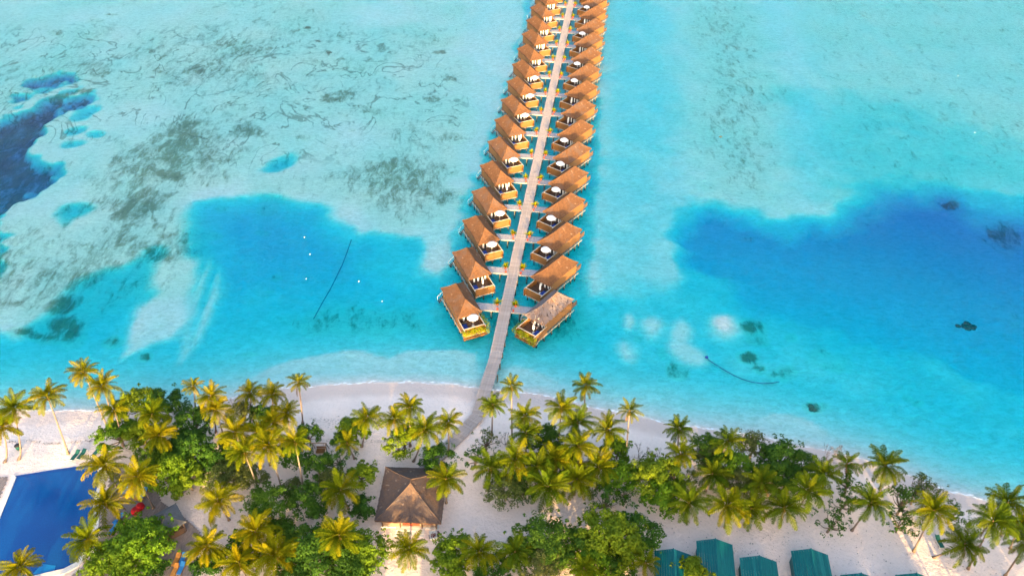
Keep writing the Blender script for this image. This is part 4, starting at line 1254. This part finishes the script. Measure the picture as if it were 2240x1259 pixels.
# ------------------------------------------------------------------ teal sheds
def shed(ridge_px, half, label, ln=12.0, rz=R(-7.2)):
    p = at(ridge_px[0], ridge_px[1], 4.3)
    t = thing('metal_shed', label, 'shed', (p.x, p.y, GZ), rz, 'teal sheds')
    h, e = 3.1, 2.1
    sl = math.atan2(h - e, half)
    npan = 7; pw_ = half / math.cos(sl) * 1.0 / 1
    for s in (-1, 1):
        # corrugated panels run from ridge to eave; long sheets side by side along y
        n = 8
        for k in range(n):
            x0, x1 = s*half*k/n, s*half*(k + 1)/n
            z0, z1 = h - (h - e)*k/n, h - (h - e)*(k + 1)/n
            dzz = .0 if k % 2 else .012
            g = .012*s
            mb = MB()
            v = [(x0 + g, 0, z0 + dzz), (x1 - g, 0, z1 + dzz), (x1 - g, -ln, z1 + dzz), (x0 + g, -ln, z0 + dzz)]
            vb = [(x, y, z - .05) for x, y, z in v]
            mb.add(v + vb, [(0, 1, 2, 3) if s < 0 else (3, 2, 1, 0), (0, 4, 5, 1), (1, 5, 6, 2), (2, 6, 7, 3), (3, 7, 4, 0), (4, 7, 6, 5)])
            # raised seam
            mb.box(((x1 - g*2), -ln/2, z1 + .035), (.05, ln, .07))
            mb.build('roof_panel', M['teal'], t)
    MB().tube([(0, .03, h + .03), (0, -ln, h + .03)], .09, 6).build('ridge_cap', M['teal'], t)
    for s in (-1, 1): MB().box((s*(half - .25), -ln/2 - .1, (e - .05)/2), (.1, ln - .5, e - .05)).build('wall', M['teal'], t)
    w = half - .3
    MB().add([(-w, -.3, 0), (w, -.3, 0), (w, -.3, e), (0, -.3, h - .12), (-w, -.3, e), (-w, -.4, 0), (w, -.4, 0), (w, -.4, e), (0, -.4, h - .12), (-w, -.4, e)],
             [(0, 4, 3, 2, 1), (5, 6, 7, 8, 9), (0, 1, 6, 5), (1, 2, 7, 6), (4, 0, 5, 9), (3, 4, 9, 8), (2, 3, 8, 7)]).build('wall', M['teal'], t)
shed((1473, 1199), 2.45, 'teal sheet-metal shed roof half hidden by trees, leftmost of the sheds')
shed((1565, 1177), 2.45, 'teal sheet-metal shed reaching farthest up the sand, second from left')
shed((1661, 1214), 2.45, 'teal sheet-metal shed, third from left, set back below its neighbours')
shed((1774, 1199), 2.45, 'teal sheet-metal shed, fourth from left, with sand on both sides')
shed((1884, 1252), 2.45, 'teal shed roof edge just peeking in at the bottom, left of two')
shed((2005, 1252), 2.45, 'teal shed roof edge just peeking in at the bottom, right of two')

# ------------------------------------------------------------------ swimming pool
PZ = GZ + .12
def pp(l, z=PZ): return [at(x, y, z) for x, y in l]
# water outline (photo corners, seen on its own level); near end continues below the picture
pool_in = pp([(36, 1043), (120, 1031), (205, 1019), (222, 1040), (210, 1075), (203, 1110), (203, 1150), (196, 1180), (183, 1208), (165, 1230), (140, 1243), (110, 1250), (60, 1262), (-40, 1280), (-110, 1262), (-60, 1200), (0, 1133)])
pool = thing('swimming_pool', 'large deep blue swimming pool with curved pale coping at bottom left', 'pool', (pool_in[0].x, pool_in[0].y, 0))
O = Vector((pool_in[0].x, pool_in[0].y, 0))
def pool_water_mat():
    m = NT('pool_water')
    pos = m.n('NewGeometry').outputs['Position']
    w1 = m.noise(2.6, 4, 0.6, pos, .3)
    nb = m.bump(w1, .10, .2)
    tile = m.noise(6.0, 2, .5, pos)
    big = m.noise(.12, 3, .5, pos)
    col = m.mix(m.ramp(tile, .3, .7), (0.0005, 0.055, 0.225), (0.001, 0.072, 0.27))
    col = m.mix(m.ramp(big, .35, .65, 0, .4), col, (0.0005, 0.040, 0.21))
    return m.done(m.principled(col, .08, nb, .4))
M['poolwater'] = pool_water_mat()
M['pooltile'] = plain('blue_tile', (0.004, 0.05, 0.23), .4, .25, 8)
pin = [p - O for p in pool_in]
def offset(poly, d):
    out = []; n = len(poly)
    cx = sum(p.x for p in poly)/n; cy = sum(p.y for p in poly)/n
    for i in range(n):
        a, b, c = poly[i-1], poly[i], poly[(i+1) % n]
        e1 = (b - a).normalized(); e2 = (c - b).normalized()
        nn = (Vector((e1.y, -e1.x, 0)) + Vector((e2.y, -e2.x, 0)))
        nn.normalize()
        q = b + nn*d
        if (q - Vector((cx, cy, 0))).length < (b - Vector((cx, cy, 0))).length and d > 0: q = b - nn*d
        out.append(q)
    return out
MB().prism(pin, GZ + .02, PZ).build('water_surface', M['poolwater'], pool)
# coping: left side and the whole right / near curve; the far edge is a tiled overflow edge
po = offset(pin, .85)
def strip(i0, i1, z0, z1, name, mat, inner, outer):
    for i in range(i0, i1):
        a, b, c, d = inner[i % len(inner)], inner[(i+1) % len(inner)], outer[(i+1) % len(outer)], outer[i % len(outer)]
        mb = MB().add([(a.x, a.y, z0), (b.x, b.y, z0), (c.x, c.y, z0), (d.x, d.y, z0), (a.x, a.y, z1), (b.x, b.y, z1), (c.x, c.y, z1), (d.x, d.y, z1)],
                      [(0, 3, 2, 1), (4, 5, 6, 7), (0, 1, 5, 4), (1, 2, 6, 5), (2, 3, 7, 6), (3, 0, 4, 7)])
        mb.build(name, M[mat], pool)
strip(2, 14, GZ, PZ + .10, 'coping_stone', 'stone', pin, po)
strip(14, 17, GZ, PZ + .10, 'coping_stone', 'stone', pin, po)
po2 = offset(pin, .5)
strip(0, 2, GZ - .1, PZ - .05, 'overflow_tile', 'pooltile', pin, po2)
stp = pp([(92, 1232), (122, 1236), (118, 1250), (70, 1256)])
MB().prism([p - O for p in stp], PZ + .001, PZ + .012).build('pool_step', plain('step_tile', (0.004, 0.16, 0.42), .4, .15, 6), pool)

# timber decks of separate boards
def deck(poly_px, name, label, ang, bw=.42, z=GZ + .1):
    poly = [at(x, y, z) for x, y in poly_px]
    o0 = poly[0].copy()
    t = thing(name, label, 'deck', (o0.x, o0.y, 0))
    ca, sa = math.cos(ang), math.sin(ang)
    loc = [((p - o0).x*ca + (p - o0).y*sa, -(p - o0).x*sa + (p - o0).y*ca) for p in poly]
    v0, v1 = min(q[1] for q in loc), max(q[1] for q in loc)
    k = v0
    while k < v1:
        vm = k + bw/2; xs = []
        for i in range(len(loc)):
            (x0, y0), (x1, y1) = loc[i], loc[(i+1) % len(loc)]
            if (y0 > vm) != (y1 > vm): xs.append(x0 + (vm - y0)/(y1 - y0)*(x1 - x0))
        xs.sort()
        for a, b in zip(xs[::2], xs[1::2]):
            u = a
            while u < b - .15:
                e = min(b, u + random.uniform(3.2, 5.0))
                um, w = (u + e)/2, e - u - .012
                mb = MB().box((um*ca - vm*sa, um*sa + vm*ca, z + random.uniform(-.006, .006)), (w, bw - .022, .08), ang)
                mb.build('plank', M['deck'], t)
                u = e
        k += bw
    return t
random.seed(8)
deck([(240, 1030), (262, 1020), (335, 1040), (352, 1096), (400, 1128), (440, 1165), (425, 1262), (250, 1285), (120, 1285), (178, 1244), (207, 1210), (221, 1160), (221, 1110), (238, 1060)], 'timber_deck', 'grey timber sun deck with furniture between the pool and the trees', R(72))
deck([(-60, 1046), (18, 1042), (-14, 1118), (-90, 1200)], 'timber_deck', 'grey timber deck strip left of the pool at the picture edge', R(66))

# ------------------------------------------------------------------ grey kiosk on the deck
kz = GZ + .14
kc = at(366, 1138, GZ + 2.2)
kiosk = thing('kiosk', 'small square kiosk with grey shingled pyramid roof on the deck', 'kiosk', (kc.x, kc.y, kz), R(38))
kr, kp, kpt = hip_roof(4.0, 4.0, 1.3, 1.9, .08, .12)
rf = kr.build('roof', M['thatch_kiosk'], kiosk); rf.location = (0, 0, 2.2)
tag(thatch_tufts(kp, kpt, .3, .22, 4, .04).build('thatch', M['thatch_kiosk'], rf), kind='stuff')
ridge_lines(4.0, 4.0, 1.3, 1.9, kpt).build('ridge_cap', M['thatch_kiosk'], rf)
for x in (-1.6, 1.6):
    for y in (-1.6, 1.6): MB().box((x, y, 1.05), (.14, .14, 2.1)).build('post', M['timber_dark'], kiosk)
MB().box((0, -1.5, .55), (2.9, .5, 1.1)).build('counter', M['timber_dark'], kiosk)
MB().box((0, 1.5, 1.05), (3.0, .12, 2.0)).build('wall', M['timber_dark'], kiosk)

# ------------------------------------------------------------------ loungers and deck furniture
def make_lounger(frame, pad):
    o = thing('sun_lounger', 'x', 'lounger')
    mb = MB(); mb.box((-.31, 0, .3), (.06, 1.95, .07)); mb.box((.31, 0, .3), (.06, 1.95, .07)); mb.box((0, -.95, .3), (.56, .06, .07)); mb.box((0, .95, .3), (.56, .06, .07))
    mb.build('frame', M[frame], o)
    for x in (-.31, .31):
        for y in (-.8, .8): MB().box((x, y, .13), (.06, .06, .27)).build('leg', M[frame], o)
    MB().box((0, -.32, .37), (.6, 1.25, .09)).build('mattress', M[pad], o)
    MB().box((0, .58, .52), (.6, .72, .09), M=Matrix.Rotation(R(28), 3, 'X')).build('backrest', M[pad], o)
    return o
LO = {}
def lounger(px, py, rz, frame, pad, label, z=None):
    key = (frame, pad)
    if key not in LO: LO[key] = o = make_lounger(frame, pad)
    else: o = copy_tree(LO[key])
    p = gpt(px, py)
    if z is not None: p = at(px, py, z)
    o.location = p; o.rotation_euler = (0, 0, rz)
    tag(o, label, None, 'sun loungers')
DZ = GZ + .14
lounger(167, 998, R(-14), 'whitewood', 'greentex', 'left one of two dark green sun loungers on the sand above the pool')
lounger(181, 996, R(-14), 'whitewood', 'greentex', 'right one of two dark green sun loungers on the sand above the pool')
lounger(213, 990, R(-14), 'whitewood', 'greentex', 'dark green sun lounger under the trees, right of the pair above the pool')
lounger(2053, 1187, R(4), 'whitewood', 'greentex', 'single dark sun lounger on the sand beside the leaning palm at right')
lounger(305, 1084, R(-8), 'orange', 'orange', 'orange sun lounger on the upper deck beside a blue one', DZ)
lounger(316, 1081, R(-8), 'orange', 'bluetowel', 'blue sun lounger on the upper deck beside an orange one', DZ)
lounger(261, 1137, R(-30), 'orange', 'bluetowel', 'blue sun lounger at the pool edge under the large palm', DZ)
lounger(249, 1160, R(-20), 'orange', 'bluetowel', 'blue sun lounger at the pool edge left of the largest round tree', DZ)
lounger(275, 1078, R(-20), 'orange', 'bluetowel', 'blue sun lounger half hidden by palms near the pool corner', DZ)
lounger(388, 1226, R(-6), 'orange', 'orange', 'orange sun lounger of the upper pair on the lower deck', DZ)
lounger(401, 1225, R(-6), 'orange', 'bluetowel', 'blue sun lounger of the upper pair on the lower deck', DZ)
lounger(384, 1249, R(-6), 'orange', 'orange', 'orange sun lounger of the lower pair on the lower deck', DZ)
lounger(398, 1245, R(-6), 'orange', 'bluetowel', 'blue sun lounger of the lower pair on the lower deck', DZ)
p = at(299, 1118, DZ)
bag = thing('beanbag', 'large crimson beanbag on the deck between pool and kiosk', 'beanbag', p, R(-25))
MB().cone((0, 0, 0), [(.55, 0), (.75, .16), (.72, .4), (.5, .58), (.2, .64)], 14).build('seat', M['red'], bag, True)
MB().cone((.1, .72, 0), [(.45, 0), (.6, .25), (.56, .6), (.36, .85), (.1, .92)], 14).build('backrest', M['red'], bag, True)
p = at(297, 1136, DZ)
po_ = thing('pouf', 'round yellow pouf just below the crimson beanbag', 'pouf', p)
MB().cone((0, 0, 0), [(.45, 0), (.56, .12), (.56, .28), (.42, .38), (.1, .4)], 14).build('cushion', M['yellow'], po_, True)
MB().cone((0, 0, .395), [(.06, 0), (.04, .03)], 8).build('button', M['orange'], po_)
p = at(356, 1241, DZ)
tb = thing('deck_table', 'low orange wooden table on the lower deck', 'table', p, R(20))
MB().box((0, 0, .5), (.9, .9, .06)).build('tabletop', M['orange'], tb)
for x in (-.38, .38):
    for y in (-.38, .38): MB().box((x, y, .23), (.07, .07, .47)).build('leg', M['orange'], tb)
def emit(name, col, s):
    m = NT(name); e = m.n('Emission'); e.inputs[0].default_value = c4(col); e.inputs[1].default_value = s
    return m.done(e.outputs[0])
M['lamp'] = emit('lamp_glow', (1, .42, .10), 3.0)
for k, (x, y) in enumerate(((371, 1176), (378, 1172))):
    p = at(x, y, DZ)
    l = thing('lantern', ('left' if k == 0 else 'right') + ' one of two lit orange lanterns on the deck below the kiosk', 'lantern', p, 0, 'lit lanterns')
    MB().cone((0, 0, .05), [(.10, 0), (.15, .12), (.15, .3), (.08, .4)], 8).build('glass', M['lamp'], l)
    MB().cone((0, 0, 0), [(.17, 0), (.17, .05)], 8).build('base', M['black'], l)
    MB().cone((0, 0, .45), [(.17, 0), (.03, .14)], 8).build('cap', M['black'], l)
    for a in range(4): MB().tube([(.16*math.cos(a*1.57), .16*math.sin(a*1.57), .04), (.16*math.cos(a*1.57), .16*math.sin(a*1.57), .46)], .015, 4).build('bar', M['black'], l)

# ------------------------------------------------------------------ small things on the sand
p = gpt(42, 981)
b = thing('round_bin', 'round dark green bin beside the tall palm trunk on the beach above the pool', 'bin', p)
MB().cone((0, 0, 0), [(.36, 0), (.42, .75), (.42, .8)], 16).build('body', M['greentex'], b, True)
MB().cone((0, 0, .8), [(.45, 0), (.45, .05), (.2, .13), (.05, .15)], 16).build('lid', M['black'], b, True)
# swing
a, c = gpt(687, 990), gpt(718, 990)
mid = (a + c)/2
sw = thing('swing', 'wooden beach swing with square hanging seat under a log frame', 'swing', mid, math.atan2(c.y - a.y, c.x - a.x))
half = (c - a).length/2
for s in (-1, 1):
    MB().tube([(s*half, -.55, 0), (s*(half - .1), 0, 2.3)], .08, 6).build('post', M['bark'], sw)
    MB().tube([(s*half, .9, 0), (s*(half - .1), .05, 2.3)], .08, 6).build('post', M['bark'], sw)
MB().tube([(-half - .1, 0, 2.34), (half + .1, 0, 2.34)], .09, 6).build('crossbeam', M['bark'], sw)
for k in range(5): MB().box((0, -.36 + k*.2, .5), (half*1.25, .18, .06)).build('slat', M['timber'], sw)
for k in range(2): MB().box((0, .55, .68 + k*.2), (half*1.25, .05, .16)).build('backrest', M['timber'], sw)
for s in (-1, 1):
    MB().tube([(s*half*.6, -.36, .5), (s*half*.6, 0, 2.3)], .02, 4).build('rope', M['twig'], sw)
    MB().tube([(s*half*.6, .5, .5), (s*half*.6, .05, 2.3)], .02, 4).build('rope', M['twig'], sw)
# garden cart
p = gpt(948, 1174)
ct = thing('hand_cart', 'white two-wheeled hand cart with brown leaves beside the pavilion corner', 'cart', p, R(12))
MB().box((0, 0, .38), (.95, 1.25, .06)).build('tray', M['whitewood'], ct)
for x, y, sx, sy in ((0, -.62, .95, .05), (0, .62, .95, .05), (-.47, 0, .05, 1.19), (.47, 0, .05, 1.19)): MB().box((x, y, .55), (sx, sy, .3)).build('side_board', M['whitewood'], ct)
rnd = random.Random(5); mb = MB(); leaf_clump(mb, Vector((0, 0, .5)), .38, 60, .22, rnd, .5); mb.build('leaf_load', M['redwood'], ct)
for s in (-1, 1):
    wv = MB().tube([(s*.53, 0, .26), (s*.60, 0, .26)], .26, 14).build('wheel', M['black'], ct)
    MB().tube([(s*.605, 0, .26), (s*.615, 0, .26)], .12, 10).build('hub', M['whitewood'], wv)
    MB().tube([(s*.35, .6, .45), (s*.3, 1.3, .8)], .025, 5).build('handle', M['whitewood'], ct)

# person standing by the cart: one continuous skinned body
def person(loc, rz, label):
    J = {'pelvis': (0, 0, .93), 'waist': (0, -.01, 1.08), 'chest': (0, -.02, 1.28), 'neck': (0, .0, 1.47), 'head0': (0, -.02, 1.56), 'head1': (0, -.03, 1.68), 'crownp': (0, -.02, 1.75)}
    E_ = [('pelvis', 'waist'), ('waist', 'chest'), ('chest', 'neck'), ('neck', 'head0'), ('head0', 'head1'), ('head1', 'crownp')]
    rd = {'pelvis': .15, 'waist': .13, 'chest': .15, 'neck': .06, 'head0': .085, 'head1': .10, 'crownp': .06}
    for s, n in ((-1, 'l'), (1, 'r')):
        step = .12 * s
        J.update({n+'sh': (s*.18, -.01, 1.40), n+'el': (s*.27, .02 - .03, 1.13), n+'wr': (s*.28, -.16, .92), n+'pa': (s*.28, -.20, .85),
                  n+'hip': (s*.09, 0, .88), n+'kn': (s*.10, -.04 + step*.6, .50), n+'an': (s*.10, step, .09), n+'toe': (s*.11, step - .17, .04)})
        rd.update({n+'sh': .065, n+'el': .045, n+'wr': .032, n+'pa': .034, n+'hip': .095, n+'kn': .062, n+'an': .042, n+'toe': .035})
        E_ += [('chest', n+'sh'), (n+'sh', n+'el'), (n+'el', n+'wr'), (n+'wr', n+'pa'), ('pelvis', n+'hip'), (n+'hip', n+'kn'), (n+'kn', n+'an'), (n+'an', n+'toe')]
        for f in range(4):
            l = (.075, .085, .08, .06)[f]
            b0 = Vector(J[n+'pa']); x = (-.027 + f*.018)
            J[f'{n}f{f}a'] = (b0.x + .01*s, b0.y + x, b0.z - .05); J[f'{n}f{f}b'] = (b0.x - .01*s, b0.y + x - .01, b0.z - .05 - l)
            rd[f'{n}f{f}a'] = .009; rd[f'{n}f{f}b'] = .008
            E_ += [(n+'pa', f'{n}f{f}a'), (f'{n}f{f}a', f'{n}f{f}b')]
        b0 = Vector(J[n+'pa'])
        J[n+'th'] = (b0.x - .02*s, b0.y - .05, b0.z + .0); J[n+'th2'] = (b0.x - .03*s, b0.y - .07, b0.z - .05); rd[n+'th'] = .011; rd[n+'th2'] = .009
        E_ += [(n+'pa', n+'th'), (n+'th', n+'th2')]
    names = list(J); idx = {k: i for i, k in enumerate(names)}
    me = bpy.data.meshes.new('person')
    me.from_pydata([J[k] for k in names], [(idx[a], idx[b]) for a, b in E_], [])
    o = link('person', me)
    me.skin_vertices or o.modifiers.new('skin', 'SKIN')
    if not o.modifiers: o.modifiers.new('skin', 'SKIN')
    for i, k in enumerate(names):
        sv = me.skin_vertices[0].data[i]; sv.radius = (rd[k], rd[k]); sv.use_root = (k == 'pelvis')
    o.modifiers.new('sub', 'SUBSURF').levels = 1; o.modifiers['sub'].render_levels = 1
    m = NT('person_skin_and_clothes')
    sep = m.n('SeparateXYZ'); m.t.links.new(m.coord(), sep.inputs[0])
    f = m.ramp(sep.outputs[2], 1.46, 1.47)
    m.done(m.principled(m.mix(f, (.02, .024, .045), (.30, .16, .09)), .8))
    me.materials.append(m.m)
    tag(o, label, 'person'); o.location = loc; o.rotation_euler = (0, 0, rz)
    h = MB().cone((0, .02, 1.60), [(.085, 0), (.118, .07), (.112, .14), (.07, .195), (.02, .215)], 12).build('hair', M['black'], o, True)
    fc = MB()
    fc.box((-.035, -.125, 1.665), (.025, .02, .012)); fc.box((.035, -.125, 1.665), (.025, .02, .012)); fc.box((0, -.13, 1.59), (.045, .02, .01))
    fc.build('facial_features', M['black'], o)
    MB().box((0, -.135, 1.63), (.022, .03, .045)).build('nose', M['skin'], o)
    return o
person(gpt(960, 1177), R(60), 'person in dark clothes standing beside the white hand cart')

# drift line of dry leaves above the beach, leaf litter on the sand
random.seed(12)
drift = MB()
def litter(px, py, n, sx, sy):
    for k in range(n):
        x, y = random.gauss(px, sx), random.gauss(py, sy)
        p = gpt(x, y)
        if p.z < .25: continue
        s = random.uniform(.03, .13); a = random.uniform(0, 6.28)
        d = Vector((math.cos(a), math.sin(a), 0)); q = Vector((-d.y, d.x, 0))
        p = p + Vector((0, 0, .05))
        drift.add([p - d*s, p - q*s*.4 + Vector((0, 0, .05)), p + d*s, p + q*s*.4 + Vector((0, 0, .03))], [(0, 1, 2, 3)])
line = [(0, 968), (60, 964), (120, 970), (180, 966), (225, 960)]
for (x0, y0), (x1, y1) in zip(line, line[1:]):
    for k in range(16):
        f = random.random(); litter(x0 + (x1 - x0)*f, y0 + (y1 - y0)*f + random.uniform(-2, 2), 5, 4, 1.2)
for x in range(690, 860, 6): litter(x, 962 + (x - 690)*.03, 4, 4, 1.5)
for k in range(60): litter(random.uniform(640, 860), random.uniform(1000, 1140), 3, 8, 8)
for k in range(230): litter(random.uniform(1440, 2200), random.uniform(1150, 1262), random.randint(1, 4), 10, 7)
for k in range(50): litter(random.uniform(690, 760), random.uniform(915, 935), 3, 6, 3)
tag(drift.build('leaf_litter', M['debris']), 'dry leaves and twigs scattered on the sand', 'leaf litter', kind='stuff')

# ------------------------------------------------------------------ things in the lagoon
def buoy(px, py, label):
    p = at(px, py, 0)
    o = thing('buoy', label, 'buoy', p, 0, 'white mooring buoys')
    MB().cone((0, 0, -.12), [(.05, 0), (.11, .08), (.125, .16), (.09, .24), (.03, .28)], 12).build('float', M['white'], o, True)
    MB().cone((0, 0, .22), [(.03, 0), (.03, .1)], 6).build('eye', M['black'], o)
for (x, y, l) in ((666, 519, 'white buoy farthest from the beach in the left lagoon'), (678, 556, 'white buoy second farthest from the beach in the left lagoon'), (670, 610, 'white buoy in the left lagoon, third from the top'),
                  (785, 615, 'white buoy right of the dark mooring rope in the left lagoon'), (836, 659, 'white buoy nearest the villas in the left lagoon'), (2096, 166, 'white buoy in the pale lagoon at upper right'), (2132, 290, 'white buoy in the pale lagoon at right, lower of two')):
    buoy(x, y, l)
def line_obj(pts, r, name, label, cat, mat, z=None):
    q = []
    for x, y in pts:
        p = at(x, y, 0)
        p.z = z if z is not None else gz(p.x, p.y) + r
        q.append(p)
    o = MB().tube(q, r, 6).build(name, M[mat], None, True)
    tag(o, label, cat)
line_obj([(768, 520), (758, 545), (748, 570), (735, 598), (722, 625), (705, 655), (692, 680), (685, 693)], .07, 'sunken_rope', 'dark rope lying on the bed of the left lagoon', 'rope', 'rope')
line_obj([(1545, 780), (1552, 788), (1566, 797), (1585, 809), (1605, 820), (1625, 829), (1645, 835), (1668, 838), (1690, 837), (1705, 834)], .06, 'floating_hose', 'dark blue hose curving through the shallow water at right', 'hose', 'rope', -.02)
MB_h = MB().cone((0, 0, 0), [(.25, -.1), (.3, .05), (.2, .2)], 10)
p = at(1546, 781, 0); o = MB_h.build('hose_float', M['navy'], None, True); o.location = p; tag(o, 'blue float at the left end of the curving hose', 'float')
# coral heads
def coral_head(px, py, rx, ry, h, seed, label):
    rnd = random.Random(seed)
    p = at(px, py, 0); p.z = gz(p.x, p.y)
    mb = MB()
    t = thing('coral_head', label, 'coral', p, 0, 'coral heads')
    for k in range(14):
        a = rnd.uniform(0, 6.28); q = rnd.random() ** .6
        r = rnd.uniform(.25, .5) * min(rx, ry)
        mb.cone((rx*q*.7*math.cos(a), ry*q*.7*math.sin(a), -.05), [(r, 0), (r*1.05, h*.35), (r*.7, h*.8*rnd.uniform(.7, 1)), (r*.2, h*rnd.uniform(.85, 1.05))], 7)
    mb.build('lump', M['coral'], t, True)
coral_head(1576, 299, .55, .4, .25, 1, 'lone small dark coral head in the pale water right of the villas')
coral_head(2118, 703, 2.2, 1.4, .35, 2, 'large dark coral head in the deep blue basin at right')
coral_head(720, 115, 1.1, .8, .12, 3, 'dark round coral head far out left of the jetty, lowest of three')
coral_head(695, 90, 1.0, .7, .12, 4, 'dark round coral head far out left of the jetty, middle of three')
coral_head(673, 60, 1.1, .7, .12, 5, 'dark round coral head far out left of the jetty, highest of three')
coral_head(1778, 890, 1.0, .9, .2, 6, 'dark coral head off the beach right of the pale sand shelf')
